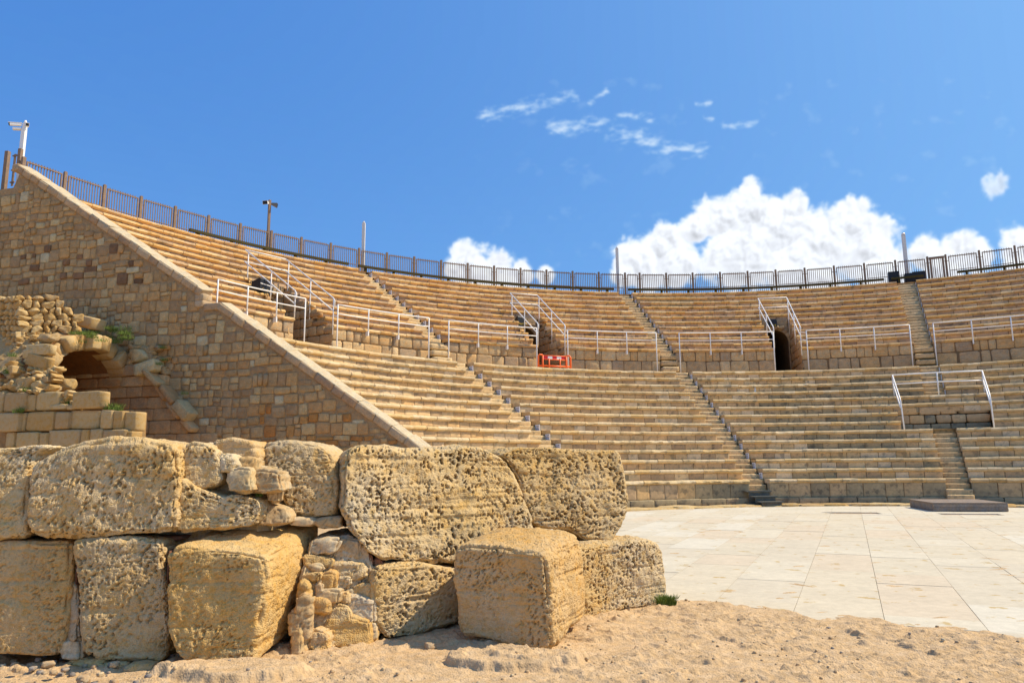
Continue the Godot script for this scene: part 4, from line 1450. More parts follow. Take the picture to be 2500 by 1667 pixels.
		var proud := rng.randf_range(-0.025, 0.025)
		var rot := rng.randf_range(-0.09, 0.09)
		if vis and shown < 300:
			wall_stone(t, "stone", mesh, e[0], e[1], w, h, 0.22, proud, rot, mat)
			shown += 1
		else:
			if not tools.has(mat):
				tools[mat] = SurfaceTool.new()
				tools[mat].begin(Mesh.PRIMITIVE_TRIANGLES)
			var b := Basis(WD, Vector3.UP, WN) * Basis(Vector3.BACK, rot) * Basis.from_scale(Vector3(w, h, 0.22))
			tools[mat].append_from(mesh, 0, Transform3D(b, wall_at(e[0], e[1], proud - 0.11)))
	var am := ArrayMesh.new()
	var mats_in := []
	for m in tools:
		tools[m].commit(am)
		mats_in.append(m)
	var small := MeshInstance3D.new()
	small.mesh = am
	small.name = "smaller_stones"
	for i in mats_in.size(): small.set_surface_override_material(i, mats_in[i])
	small.set_meta("kind", "stuff")
	t.add_child(small, true)
	# big squared blocks and courses of the old vaulted entrance at the wall's foot
	var yy := 0.4
	var row := 0
	while yy < 5.9:
		var ch: float = [0.66, 0.62, 0.60, 0.70, 0.50, 0.46, 0.44, 0.42, 0.40, 0.4, 0.4][row]
		var s := -12.5
		while s < -1.7:
			var w := rng.randf_range(0.62, 1.25)
			var mid := s + w * 0.5
			if in_ashlar(mid + w * 0.25, yy + ch * 0.6):
				wall_stone(t, "squared_block", stones[rng.randi() % 6], mid, yy + ch * 0.5, w - 0.012, ch - 0.012, 0.30, 0.05 + rng.randf_range(-0.012, 0.012) + (0.10 * maxf(0.0, yy - 3.6) * maxf(0.0, yy - 3.6) if yy > 3.6 else 0.0), 0.0, M.ashlar[rng.randi() % 5])
			s += w
		yy += ch
		row += 1
	# tilted slabs of the fallen vault edge lying along the break
	for e in [[-4.62, 5.06, 0.92, 0.22, 0.62, 0.58, -0.70], [-3.92, 4.40, 0.84, 0.24, 0.55, 0.50, -0.84], [-3.22, 3.80, 0.78, 0.42, 0.55, 0.52, -0.74], [-4.32, 4.52, 0.70, 0.22, 0.40, 0.34, -0.9], [-3.66, 3.86, 0.80, 0.22, 0.40, 0.40, -0.80], [-3.05, 3.28, 0.62, 0.22, 0.40, 0.36, -0.72]]:
		wall_stone(t, "tilted_slab", stones[rng.randi() % 6], e[0], e[1], e[2], e[3], e[4], e[5], e[6], M.wall[rng.randi() % 10] if e[5] > 0.5 else M.ashlar[rng.randi() % 5])
	# rubble pocket above the slabs
	for i in 46:
		var px := rng.randf_range(300.0, 402.0)
		var py := rng.randf_range(846.0, 905.0)
		var d := rng.randf_range(7.0, 15.0)
		wall_px(t, "rubble_stone", px - d, py - d * 0.6, px + d, py + d * 0.6, 0.16 + rng.randf() * 0.1, 0.34, M.wall[rng.randi() % 10], true, rng.randf_range(-0.5, 0.5))
	wall_px(t, "rubble_stone", 305, 850, 352, 885, 0.45, 0.5, M.wall_pale[1], true)
	wall_px(t, "rubble_stone", 322, 880, 376, 912, 0.55, 0.6, M.wall_pale[0], false, 0.22)

# ---------------------------------------------------------------- ruined vault before the side wall
func build_vault() -> void:
	var t := thing("ruined_vault", "ruined stone barrel vault with open arch against the side wall", "ruin", Vector3.ZERO)
	var s0 := -6.5
	var oc := 1.62
	var ys := 4.5
	var R := 1.56
	var ctr := func(a: float, r: float, s: float) -> Vector3:
		return wall_at(s, ys + sin(a) * r, oc + cos(a) * r)
	# barrel lining from the arch back into the dark
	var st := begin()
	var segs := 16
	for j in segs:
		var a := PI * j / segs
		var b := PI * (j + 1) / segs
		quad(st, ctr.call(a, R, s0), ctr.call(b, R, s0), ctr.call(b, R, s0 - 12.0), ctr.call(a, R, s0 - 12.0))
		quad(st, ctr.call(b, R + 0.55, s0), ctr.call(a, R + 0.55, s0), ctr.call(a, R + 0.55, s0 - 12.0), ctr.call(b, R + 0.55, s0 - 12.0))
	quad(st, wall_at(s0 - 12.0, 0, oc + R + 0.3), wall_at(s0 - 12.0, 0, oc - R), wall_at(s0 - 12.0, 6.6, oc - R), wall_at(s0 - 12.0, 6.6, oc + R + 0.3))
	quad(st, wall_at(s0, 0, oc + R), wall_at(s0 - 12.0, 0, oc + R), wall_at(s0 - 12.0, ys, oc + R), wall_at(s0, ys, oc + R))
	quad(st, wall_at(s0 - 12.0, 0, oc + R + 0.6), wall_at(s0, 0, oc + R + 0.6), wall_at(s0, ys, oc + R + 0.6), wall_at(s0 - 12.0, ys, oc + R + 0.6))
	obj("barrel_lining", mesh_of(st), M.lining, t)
	# ring of wedge stones
	var nv := 11
	for j in nv:
		var a := PI * (0.06 + 0.88 * (j + 0.5) / nv)
		var rr := R + 0.24 + rng.randf_range(-0.02, 0.05)
		var pos: Vector3 = ctr.call(a, rr, s0 + rng.randf_range(-0.30, 0.12))
		var ry := (WN * cos(a) + Vector3.UP * sin(a)).normalized()
		var rx := ry.cross(WD).normalized()
		var wv := PI * rr * 0.88 / nv
		obj("arch_stone", stones[rng.randi() % stones.size()], M.ruin[rng.randi() % 6], t, Transform3D(Basis(rx, ry, rx.cross(ry)) * Basis.from_scale(Vector3(wv - 0.02, 0.5 + rng.randf_range(0.0, 0.12), 0.75)), pos))
	# earth and rubble above the vault, with its rough face
	var top := begin()
	top.set_smooth_group(0)
	var gs := 60
	var go := 40
	var hgt := func(i: int, j: int) -> Vector3:
		var s := lerpf(s0 + 0.10, s0 - 7.2, float(i) / gs)
		var off := lerpf(-0.1, 3.9, float(j) / go)
		var y := 6.35 + 0.55 * smoothstep(0.0, 0.25, float(i) / gs) + 0.9 * smoothstep(0.2, 0.8, float(i) / gs) - 1.9 * pow(clampf((off - 2.0) / 1.9, 0.0, 1.0), 1.5)
		y += 0.25 * nz.get_noise_2d(s * 60.0, off * 60.0) + 0.16 * nf.get_noise_2d(s * 260.0, off * 260.0)
		if i == 0: y -= 0.25
		return wall_at(s, y, off)
	for i in gs:
		for j in go:
			quad(top, hgt.call(i, j), hgt.call(i, j + 1), hgt.call(i + 1, j + 1), hgt.call(i + 1, j))
	obj("earth_fill", mesh_of(top), M.ruin[3], t)
	var fc := begin()
	for j in segs:
		var a := PI * j / segs
		var b := PI * (j + 1) / segs
		var A: Vector3 = ctr.call(a, R + 0.1, s0 - 0.15)
		var B: Vector3 = ctr.call(b, R + 0.1, s0 - 0.15)
		quad(fc, A, Vector3(A.x, 6.3, A.z), Vector3(B.x, 6.3, B.z), B)
	obj("rubble_face", mesh_of(fc), M.ruin[3], t)
	# stones on the left haunch of the arch and its broken shoulder
	for b in [[66, 838, 132, 868], [66, 864, 128, 898], [84, 896, 134, 920], [134, 922, 186, 960], [92, 812, 144, 838], [60, 850, 92, 874], [40, 872, 70, 892], [100, 905, 130, 930]]:
		wall_px(t, "haunch_stone", b[0] - 8, b[1], b[2] - 14, b[3], 3.55 + rng.randf_range(-0.1, 0.2), 0.32, M.ruin[rng.randi() % 6], rng.randf() < 0.25, rng.randf_range(-0.3, 0.1))
	# stones scattered over the shoulder slope
	var g := thing("rubble_slope", "slope of tumbled small stones beside the ruined arch", "rubble", Vector3.ZERO)
	for i in 210:
		var px := rng.randf_range(-6.0, 128.0)
		var py := rng.randf_range(818.0, 958.0)
		if px > 75.0 and py > 840.0 and py < 900.0: continue
		var f := (py - 838.0) / 120.0
		var d := rng.randf_range(4.0, 11.0)
		wall_px(g, "stone", px - d, py - d * 0.65, px + d, py + d * 0.65, lerpf(3.0, 4.1, f) + rng.randf_range(-0.05, 0.25), 0.4, M.ruin[rng.randi() % 6], true, rng.randf_range(-0.5, 0.5))
	for b in [[0, 922, 38, 958], [28, 920, 76, 958], [72, 928, 102, 956], [100, 940, 118, 956], [2, 880, 26, 896], [12, 892, 30, 914]]:
		wall_px(g, "boulder", b[0], b[1], b[2], b[3], 4.1, 0.6, M.ruin[rng.randi() % 6], true)
	# standing rubble wall on the mound
	var w := thing("rubble_wall", "low sunlit wall of rounded rubble stones on the vault mound", "wall", Vector3.ZERO)
	var P0 := on_wall(115, 790, 2.5)
	var pn := Vector3(0.52, 0, 0.854).normalized()
	var px_dir := Vector3.UP.cross(pn).normalized()
	var y := 842.0
	var bed := begin()
	var cs := []
	for c in [[40, 846], [186, 836], [176, 762], [52, 730]]: cs.append(on_plane(c[0], c[1], P0 - pn * 0.16, pn))
	add_hexa(bed, [cs[0], cs[1], cs[2], cs[3], cs[0] - pn * 0.5, cs[1] - pn * 0.5, cs[2] - pn * 0.5, cs[3] - pn * 0.5])
	obj("mortar_bed", mesh_of(bed), M.ruin[3], w)
	while y > 730.0:
		var ch := rng.randf_range(11.0, 18.0)
		var f := (842.0 - y) / 115.0
		var x := 38.0 + rng.randf_range(-4.0, 4.0)
		var xe := lerpf(188.0, 168.0, f)
		var ymin := 726.0
		while x < xe:
			var cw := rng.randf_range(15.0, 36.0)
			var ytop := lerpf(722.0, 756.0, clampf((x - 95.0) / 80.0, 0.0, 1.0))
			if y - ch * 0.5 > ytop:
				var a := on_plane(x, y, P0, pn)
				var b := on_plane(x + cw, y - ch, P0, pn)
				var mid := (a + b) * 0.5
				obj("stone", chunks[rng.randi() % chunks.size()], M.ruin[rng.randi() % 6], w, Transform3D(Basis(px_dir, Vector3.UP, pn) * Basis(Vector3.BACK, rng.randf_range(-0.2, 0.2)) * Basis.from_scale(Vector3(absf((b - a).dot(px_dir)) * 1.08, (b.y - a.y) * 1.1, 0.5)), mid - pn * 0.16))
			x += cw
		y -= ch
	# its shaded return
	var rn := Vector3(-0.5, 0, 0.86).normalized()
	var rd := Vector3.UP.cross(rn).normalized()
	var P1 := on_plane(44, 790, P0, pn)
	y = 846.0
	while y > 738.0:
		var ch := rng.randf_range(10.0, 17.0)
		var x := -8.0
		while x < 44.0:
			var cw := rng.randf_range(6.0, 13.0)
			var a := on_plane(x, y, P1, rn)
			var b := on_plane(x + cw, y - ch, P1, rn)
			obj("stone", chunks[rng.randi() % chunks.size()], M.ruin[rng.randi() % 6], w, Transform3D(Basis(rd, Vector3.UP, rn) * Basis.from_scale(Vector3(absf((b - a).dot(rd)) * 1.1, (b.y - a.y) * 1.12, 0.4)), (a + b) * 0.5 - rn * 0.1))
			x += cw
		y -= ch
	wall_px(t, "gable_stone", 182, 768, 224, 800, 1.2, 0.7, M.ruin[2], false, -0.25)
	# stepped base courses in front
	var bw := thing("base_wall", "three weathered courses of squared blocks below the ruined arch", "wall", Vector3.ZERO)
	var rows := [
		[[-20, 8, 956, 1006], [6, 62, 957, 1006], [60, 86, 962, 1004], [85, 142, 955, 1002], [171, 244, 953, 998], [120, 160, 986, 1000], [160, 176, 988, 1000]],
		[[-20, 44, 1006, 1055], [44, 62, 1008, 1052], [61, 130, 1003, 1052], [130, 166, 1004, 1048], [165, 242, 1000, 1048], [241, 272, 1000, 1047], [272, 299, 1001, 1049], [299, 332, 1004, 1052]],
		[[10, 34, 1055, 1092], [34, 92, 1054, 1092], [92, 113, 1056, 1092], [112, 194, 1048, 1092], [193, 214, 1048, 1092], [214, 246, 1047, 1092], [246, 306, 1048, 1092], [300, 322, 1052, 1092]]]
	for k in 3:
		for b in rows[k]:
			wall_px(bw, "squared_block", b[0], b[2], b[1], b[3], 4.25 + 0.06 * k + rng.randf_range(-0.12, 0.08), 0.42, M.ruin[rng.randi() % 6], false, rng.randf_range(-0.015, 0.015))
	for i in 9:
		var px := rng.randf_range(142.0, 172.0)
		var py := rng.randf_range(958.0, 985.0)
		wall_px(bw, "small_stone", px - 8, py - 7, px + 8, py + 7, 4.15, 0.4, M.ruin[rng.randi() % 6], true)
	var bd := begin()
	var e0 := on_wall(-20, 1000, 4.0) - WF
	var e1 := on_wall(318, 1000, 4.0) - WF
	add_hexa(bd, [wall_at(e0.dot(WD), 0, 4.0), wall_at(e1.dot(WD), 0, 4.0), wall_at(e1.dot(WD), 3.5, 4.0), wall_at(e0.dot(WD), 3.5, 4.0), wall_at(e0.dot(WD), 0, 3.3), wall_at(e1.dot(WD), 0, 3.3), wall_at(e1.dot(WD), 3.5, 3.3), wall_at(e0.dot(WD), 3.5, 3.3)])
	obj("rubble_backing", mesh_of(bd), M.mortar_low, bw)
	for b in rows[2]:
		wall_px(bw, "squared_block", b[0], 1093, b[1], 1135, 4.4, 0.42, M.ruin[rng.randi() % 6])

# ---------------------------------------------------------------- plants
func grass_patch(called: String, label: String, spots: Array, blades: int, tall: float, mat: Material, kind := "stuff") -> void:
	# spots: [centre, radius]
	var st := begin()
	for s in spots:
		for i in blades:
			var a := rng.randf() * TAU
			var d: float = sqrt(rng.randf()) * s[1]
			var p: Vector3 = s[0] + Vector3(cos(a) * d, 0, sin(a) * d)
			var h := tall * rng.randf_range(0.5, 1.2)
			var lean := Vector3(rng.randf_range(-0.5, 0.5), 1.0, rng.randf_range(-0.5, 0.5)).normalized() * h
			var side := Vector3(rng.randf_range(-1, 1), 0, rng.randf_range(-1, 1)).normalized() * tall * 0.07
			var mid := p + lean * 0.55 + Vector3(lean.x, 0, lean.z) * 0.1
			var tip := p + lean + Vector3(lean.x, -h * 0.08, lean.z) * 0.5
			st.add_vertex(p - side); st.add_vertex(mid); st.add_vertex(p + side)
			st.add_vertex(mid - side * 0.6); st.add_vertex(tip); st.add_vertex(mid + side * 0.6)
	var o := obj(called, mesh_of(st), mat)
	tag(o, label, "grass" if kind == "stuff" else "plant", "", kind)

func build_plants() -> void:
	var spots := []
	for i in 16:
		var px := rng.randf_range(172.0, 250.0)
		spots.append([on_wall(px, rng.randf_range(812.0, 836.0), 1.6 + rng.randf() * 0.6), 0.22])
	grass_patch("grass", "bright green grass growing on top of the ruined vault", spots, 60, 0.16, M.leaf)
	spots = []
	for i in 22:
		var px := rng.randf_range(215.0, 312.0)
		spots.append([on_wall(px, rng.randf_range(800.0, 852.0) - (px - 215.0) * 0.0, 0.35 + rng.randf() * 0.7), 0.25])
	grass_patch("grass", "dark green grass in the shade at the side wall's foot", spots, 60, 0.17, M.leaf)
	spots = []
	for p in [[245, 995], [252, 997], [262, 999], [275, 1000], [290, 1002], [205, 985], [140, 982], [150, 984], [168, 985], [120, 990]]:
		spots.append([on_wall(p[0], p[1], 4.0), 0.12])
	grass_patch("grass", "tufts of grass between the courses below the ruined arch", spots, 45, 0.24, M.leaf)
	spots = [[on_wall(42, 1008, 4.4), 0.16], [on_wall(48, 1004, 4.4), 0.12], [on_wall(8, 905, 4.0), 0.3], [on_wall(22, 912, 4.0), 0.2], [on_wall(28, 870, 3.6), 0.16], [on_wall(60, 955, 4.2), 0.15]]
	grass_patch("grass", "green weeds rooted in the rubble slope and base wall", spots, 70, 0.16, M.leaf)
	spots = [[on_wall(395, 850, 0.35), 0.15], [on_wall(400, 880, 0.35), 0.15], [on_wall(388, 890, 0.4), 0.15], [on_wall(450, 962, 0.5), 0.15]]
	grass_patch("grass", "dark weeds growing along the tilted slabs on the side wall", spots, 60, 0.14, M.leaf)
	grass_patch("wall_plant", "small green plant at the base of the end block by the paving", [[Vector3(1.88, 0.01, -9.60), 0.06], [Vector3(1.80, 0.01, -9.54), 0.05], [Vector3(1.95, 0.01, -9.62), 0.05]], 150, 0.13, M.leaf, "thing")
	grass_patch("weed", "tiny weeds in the white plaster joint of the block wall", [[on_plane(632, 1212, Vector3(0, 0, -7.62), Vector3(0, 0, 1)), 0.03], [on_plane(672, 1226, Vector3(0, 0, -7.8), Vector3(0, 0, 1)), 0.04]], 60, 0.07, M.leaf)

# ---------------------------------------------------------------- the ruined ashlar wall before the camera
func along(pts: Array, n: int) -> Array:
	# n + 1 points evenly spaced along a polyline
	var acc := [0.0]
	for i in range(1, pts.size()): acc.append(acc[i - 1] + (pts[i] as Vector3).distance_to(pts[i - 1]))
	var total: float = acc[acc.size() - 1]
	var out := []
	var k := 0
	for i in n + 1:
		var d := total * i / n
		while k < pts.size() - 2 and acc[k + 1] < d: k += 1
		var f: float = clampf((d - acc[k]) / maxf(acc[k + 1] - acc[k], 1e-6), 0.0, 1.0)
		out.append((pts[k] as Vector3).lerp(pts[k + 1], f))
	return out

# outline lists run left to right and bottom to top, in the photograph's pixels, on the plane through p0 with normal n
func worn_block(parent: Node3D, called: String, mat: Material, bottom: Array, top: Array, left: Array, right: Array, p0: Vector3, n: Vector3, back: Vector3, cell: float, rho: float, lump: float, pit: float, pit_size: float, label := "") -> MeshInstance3D:
	n = n.normalized()
	var lift := func(a: Array) -> Array:
		var o := []
		for p in a: o.append(on_plane(p[0], p[1], p0, n))
		return o
	var B: Array = lift.call(bottom)
	var T: Array = lift.call(top)
	var L: Array = [B[0]] + lift.call(left) + [T[0]]
	var R: Array = [B[B.size() - 1]] + lift.call(right) + [T[T.size() - 1]]
	var wide: float = (B[0] as Vector3).distance_to(B[B.size() - 1])
	var high: float = (L[0] as Vector3).distance_to(L[L.size() - 1])
	var deep := back.length()
	var nu := maxi(6, int(wide / cell))
	var nv := maxi(6, int(high / cell))
	var nw := maxi(4, int(deep / cell))
	var Bs := along(B, 64)
	var Ts := along(T, 64)
	var Ls := along(L, 64)
	var Rs := along(R, 64)
	var half := Vector3(wide, high, deep) * 0.5
	var ex := (B[B.size() - 1] - B[0] as Vector3).normalized()
	var ey := (L[L.size() - 1] - L[0] as Vector3).normalized()
	var ez := -back.normalized()
	var in_h := half - Vector3.ONE * minf(rho, half[half.min_axis_index()] * 0.8)
	var b00: Vector3 = Bs[0]
	var b10: Vector3 = Bs[64]
	var b01: Vector3 = Ts[0]
	var b11: Vector3 = Ts[64]
	var off := Vector3(wide * 91.0, high * 57.0, p0.x * 31.0)
	var verts := PackedVector3Array()
	var cols := PackedColorArray()
	var idx := PackedInt32Array()
	var faces := [[0, nu, nv, 1], [1, nw, nv, 1], [2, nw, nv, 1], [3, nu, nw, 1], [4, nu, nw, 4], [5, nu, nv, 4]]
	for F in faces:
		var na: int = maxi(3, F[1] / F[3])
		var nb: int = maxi(3, F[2] / F[3])
		var start := verts.size()
		for j in nb + 1:
			var b := -1.0 + 2.0 * j / nb
			for i in na + 1:
				var a := -1.0 + 2.0 * i / na
				var c: Vector3
				match F[0]:
					0: c = Vector3(a, b, 1)
					1: c = Vector3(1, b, -a)
					2: c = Vector3(-1, b, a)
					3: c = Vector3(a, 1, -b)
					4: c = Vector3(a, -1, b)
					_: c = Vector3(-a, b, -1)
				var q := c * half
				var inn := q.clamp(-in_h, in_h)
				var dir := (q - inn).normalized()
				var p := inn + dir * (half.x - in_h.x)
				var u := clampf(p.x / wide + 0.5, 0.0, 1.0)
				var v := clampf(p.y / high + 0.5, 0.0, 1.0)
				var w := 0.5 - p.z / deep
				var fu := u * 64.0
				var iu := mini(int(fu), 63)
				var fv := v * 64.0
				var iv := mini(int(fv), 63)
				fu -= iu
				fv -= iv
				var bb: Vector3 = (Bs[iu] as Vector3).lerp(Bs[iu + 1], fu)
				var tt: Vector3 = (Ts[iu] as Vector3).lerp(Ts[iu + 1], fu)
				var ll: Vector3 = (Ls[iv] as Vector3).lerp(Ls[iv + 1], fv)
				var rr: Vector3 = (Rs[iv] as Vector3).lerp(Rs[iv + 1], fv)
				var P := bb * (1.0 - v) + tt * v + ll * (1.0 - u) + rr * u - (b00 * (1.0 - u) * (1.0 - v) + b10 * u * (1.0 - v) + b01 * (1.0 - u) * v + b11 * u * v)
				P += back * w
				var nd := ex * dir.x + ey * dir.y + ez * dir.z
				var S := P + off
				var lo := nz.get_noise_3dv(S * 85.0)
				var mi := nf.get_noise_3dv(S * 420.0)
				var fi := nf.get_noise_3dv(S * 2300.0)
				var h := lump * lo + lump * 0.42 * mi + 0.006 * fi
				# broken arrises: the edges are chipped away in flakes
				var edge := 1.0 - maxf(absf(dir.x), maxf(absf(dir.y), absf(dir.z)))
				h -= edge * 0.34 * clampf(nz.get_noise_3dv(S * 260.0 + Vector3(9, 9, 9)) + 0.12, 0.0, 0.5)
				# bedding: soft layers weather back
				h -= 0.014 * smoothstep(0.1, 0.5, nf.get_noise_3d(S.x * 60.0, S.y * 900.0, S.z * 60.0))
				if pit > 0.0:
					var mask := clampf(0.55 + 1.9 * nz.get_noise_3dv(S * 150.0 + Vector3(50, 0, 0)), 0.05, 1.35)
					var mask2 := clampf(0.60 + 1.6 * nz.get_noise_3dv(S * 210.0 + Vector3(0, 70, 0)), 0.10, 1.3)
					var warp := Vector3(mi, fi, -mi) * 0.030
					var ce := nc.get_noise_3dv((S + warp) * (8500.0 / pit_size)) + 1.0 + 0.40 * fi
					var ce2 := nc.get_noise_3dv((S - warp) * (16000.0 / pit_size)) + 1.0 + 0.35 * fi
					h -= pit * 1.5 * mask * (1.0 - smoothstep(0.16, 0.36, ce))
					h -= pit * 0.7 * mask2 * (1.0 - smoothstep(0.14, 0.36, ce2))
				verts.append(P + nd * h)
				var k := clampf(0.5 + 1.3 * nz.get_noise_3dv(S * 60.0 + Vector3(0, 90, 0)), 0.0, 1.0)
				var gl := smoothstep(0.12, 0.40, nf.get_noise_3dv(S * 150.0 + Vector3(0, 0, 77)))
				var col := Color(1.0, 0.98, 0.94).lerp(Color(0.95, 0.82, 0.58), k)
				cols.append(col.lerp(Color(0.66, 0.66, 0.64), gl * 0.32))
		for j in nb:
			for i in na:
				var s := start + j * (na + 1) + i
				idx.append_array([s, s + na + 2, s + 1, s, s + na + 1, s + na + 2])
	var arr := []
	arr.resize(Mesh.ARRAY_MAX)
	arr[Mesh.ARRAY_VERTEX] = verts
	arr[Mesh.ARRAY_COLOR] = cols
	arr[Mesh.ARRAY_INDEX] = idx
	var st := SurfaceTool.new()
	st.create_from_arrays(arr, Mesh.PRIMITIVE_TRIANGLES)
	st.generate_normals()
	var o := obj(called, st.commit(), mat, parent)
	if label != "": o.set_meta("label", label)
	return o

func small_block(parent: Node3D, called: String, mat: Material, x0: float, y0: float, x1: float, y1: float, depth_z: float, thick: float, tilt := 0.0) -> void:
	var w := x1 - x0
	var h := y1 - y0
	var j := func(f: float) -> float: return rng.randf_range(-f, f)
	var bl := [x0 + j.call(w * 0.12), y1 + j.call(h * 0.08) + tilt * w * 0.25]
	var br := [x1 + j.call(w * 0.12), y1 + j.call(h * 0.08) - tilt * w * 0.25]
	var tl := [x0 + j.call(w * 0.16), y0 + j.call(h * 0.10) + tilt * w * 0.25]
	var tr := [x1 + j.call(w * 0.16), y0 + j.call(h * 0.10) - tilt * w * 0.25]
	var up := [(tl[0] + tr[0]) * 0.5, (tl[1] + tr[1]) * 0.5 - h * 0.10]
	var dn := [(bl[0] + br[0]) * 0.5, (bl[1] + br[1]) * 0.5 + h * 0.06]
	worn_block(parent, called, mat, [bl, dn, br], [tl, up, tr], [[x0 - w * 0.03, (y0 + y1) * 0.5]], [[x1 + w * 0.03, (y0 + y1) * 0.5]], on_plane((x0 + x1) * 0.5, (y0 + y1) * 0.5, Vector3(0, 0, depth_z), Vector3.BACK), Vector3(j.call(0.25), 0.15 + j.call(0.2), 1.0), Vector3(j.call(0.05), 0, -thick), 0.013, 0.035, 0.03, 0.014, 3.0)

func build_block_wall() -> void:
	for k in M.block: k.vertex_color_use_as_albedo = true
	var t := thing("ruined_block_wall", "massive ruined wall of two courses of pitted limestone blocks", "wall", Vector3.ZERO)
	var mb: Array = M.block
	var n1 := Vector3(0.08, 0.14, 1.0)
	var P1 := Vector3(-3.5, 0.4, -7.20)
	var P2 := Vector3(-3.5, 1.4, -7.32)
	var bk := Vector3(0.0, 0.0, -0.95)
	var c := 0.0098
	# lower course
	worn_block(t, "block", mb[3], [[-120, 1600], [8, 1602], [80, 1608], [140, 1606]], [[-120, 1318], [0, 1320], [100, 1321], [170, 1321]], [[-122, 1450]], [[158, 1540], [167, 1450], [171, 1360]], P1, n1, bk, c, 0.045, 0.030, 0.018, 3.2, "broad ochre block with little pitting")
	worn_block(t, "block", mb[1], [[196, 1602], [240, 1612], [320, 1617], [380, 1623], [406, 1610]], [[182, 1320], [240, 1317], [320, 1312], [384, 1318], [398, 1330]], [[190, 1540], [189, 1440], [178, 1360]], [[411, 1560], [405, 1460], [394, 1380]], P1 + Vector3(0, 0, 0.05), n1, bk, c, 0.045, 0.035, 0.046, 4.2, "deeply pitted honeycombed block")
	var l3back := Vector3(0.12, 0.15, -1.25)
	worn_block(t, "block", mb[4], [[432, 1606], [480, 1628], [560, 1622], [612, 1636]], [[404, 1346], [450, 1334], [540, 1338], [600, 1348], [648, 1358]], [[410, 1545], [402, 1440]], [[632, 1540], [655, 1440], [652, 1390]], Vector3(-2.6, 0.4, -6.98), Vector3(0.04, 0.10, 1), l3back, c, 0.055, 0.05, 0.020, 3.2, "large smooth-faced ochre block with a sunlit flat top")
	worn_block(t, "block", mb[2], [[944, 1560], [1000, 1556], [1040, 1541], [1150, 1512]], [[916, 1386], [960, 1380], [1030, 1376], [1090, 1386], [1160, 1392]], [[913, 1520], [909, 1440]], [[1160, 1450]], Vector3(-1.34, 0, -7.90), Vector3(0.62, 0, 0.78), Vector3(-0.35, 0, -0.8), c, 0.045, 0.04, 0.048, 4.6, "dark honeycombed block behind the fallen cube")
	worn_block(t, "block", mb[0], [[1270, 1545], [1380, 1520], [1484, 1510], [1542, 1491], [1588, 1485], [1626, 1466]], [[1270, 1350], [1380, 1340], [1440, 1334], [1503, 1323], [1581, 1321], [1606, 1328]], [[1268, 1440]], [[1632, 1440], [1625, 1389], [1620, 1350]], Vector3(0.79, 0, -8.90), Vector3(0.60, 0, 0.80), Vector3(-0.2, 0, -0.95), c, 0.05, 0.045, 0.042, 4.0, "ochre stained end block next to the paving")
	# upper course
	worn_block(t, "block", mb[2], [[-140, 1314], [-40, 1316], [58, 1312]], [[-140, 1096], [0, 1093], [60, 1087], [120, 1086]], [[-142, 1200]], [[61, 1240], [66, 1160], [82, 1110]], P2, n1, bk, c, 0.05, 0.045, 0.030, 3.8)
	worn_block(t, "block", mb[0], [[68, 1306], [112, 1316], [184, 1316], [260, 1314], [352, 1308], [426, 1301]], [[78, 1136], [132, 1100], [172, 1085], [224, 1075], [288, 1070], [360, 1078], [430, 1088]], [[62, 1272], [66, 1200]], [[431, 1240], [436, 1160]], P2 + Vector3(0, 0, 0.06), n1, bk, c, 0.055, 0.055, 0.036, 4.0, "long block with a rough pitted brow and smoother face")
	worn_block(t, "block", mb[2], [[440, 1196], [480, 1198], [528, 1188]], [[440, 1092], [468, 1079], [496, 1084], [520, 1092]], [[438, 1150]], [[541, 1170], [536, 1130]], P2 + Vector3(0, 0, -0.10), n1, bk * 0.8, c, 0.045, 0.04, 0.042, 3.8)
	worn_block(t, "block", mb[2], [[426, 1302], [520, 1295], [600, 1290], [620, 1284]], [[438, 1168], [466, 1186], [540, 1211], [580, 1207], [628, 1216]], [[430, 1240]], [[637, 1262], [640, 1236]], P2 + Vector3(0, 0, -0.04), n1, bk * 0.8, c, 0.045, 0.045, 0.048, 4.2)
	worn_block(t, "block", mb[1], [[696, 1250], [710, 1260], [760, 1269], [812, 1264]], [[632, 1088], [672, 1076], [720, 1074], [772, 1084], [800, 1100]], [[684, 1208], [676, 1172], [640, 1140]], [[818, 1240], [819, 1172], [812, 1124]], Vector3(-2.4, 1.4, -7.95), Vector3(0.20, 0.15, 1), Vector3(0.0, 0.0, -0.85), c, 0.05, 0.05, 0.032, 3.6, "upright block above the white plaster joint")
	worn_block(t, "block", mb[2], [[898, 1346], [936, 1372], [1000, 1377], [1100, 1374], [1200, 1362], [1296, 1335]], [[842, 1102], [888, 1090], [944, 1090], [992, 1100], [1040, 1096], [1100, 1092], [1132, 1085], [1172, 1092], [1208, 1106], [1236, 1122]], [[856, 1292], [833, 1240], [835, 1180]], [[1304, 1290], [1300, 1262], [1277, 1200], [1256, 1152]], Vector3(-1.83, 1.2, -7.85), Vector3(0.54, 0.20, 0.82), Vector3(-0.30, 0, -1.05), 0.0098, 0.06, 0.055, 0.056, 4.8, "huge honeycombed block, the longest in the wall")
	worn_block(t, "block", mb[1], [[1302, 1280], [1348, 1292], [1391, 1293], [1430, 1322], [1496, 1323]], [[1215, 1104], [1248, 1094], [1310, 1089], [1372, 1093], [1426, 1097], [1465, 1095], [1514, 1101]], [[1279, 1223], [1271, 1176], [1240, 1130]], [[1530, 1265], [1540, 1230], [1534, 1195], [1528, 1157]], Vector3(0.2, 1.2, -9.25), Vector3(0.46, 0.14, 0.88), Vector3(-0.25, 0, -0.95), c, 0.045, 0.055, 0.056, 4.6, "dark honeycombed block overhanging the end of the wall")
	# boulders, plaster lumps and the mortar between the blocks
	small_block(t, "boulder", M.block[3], 524, 1078, 624, 1146, -7.75, 0.5)
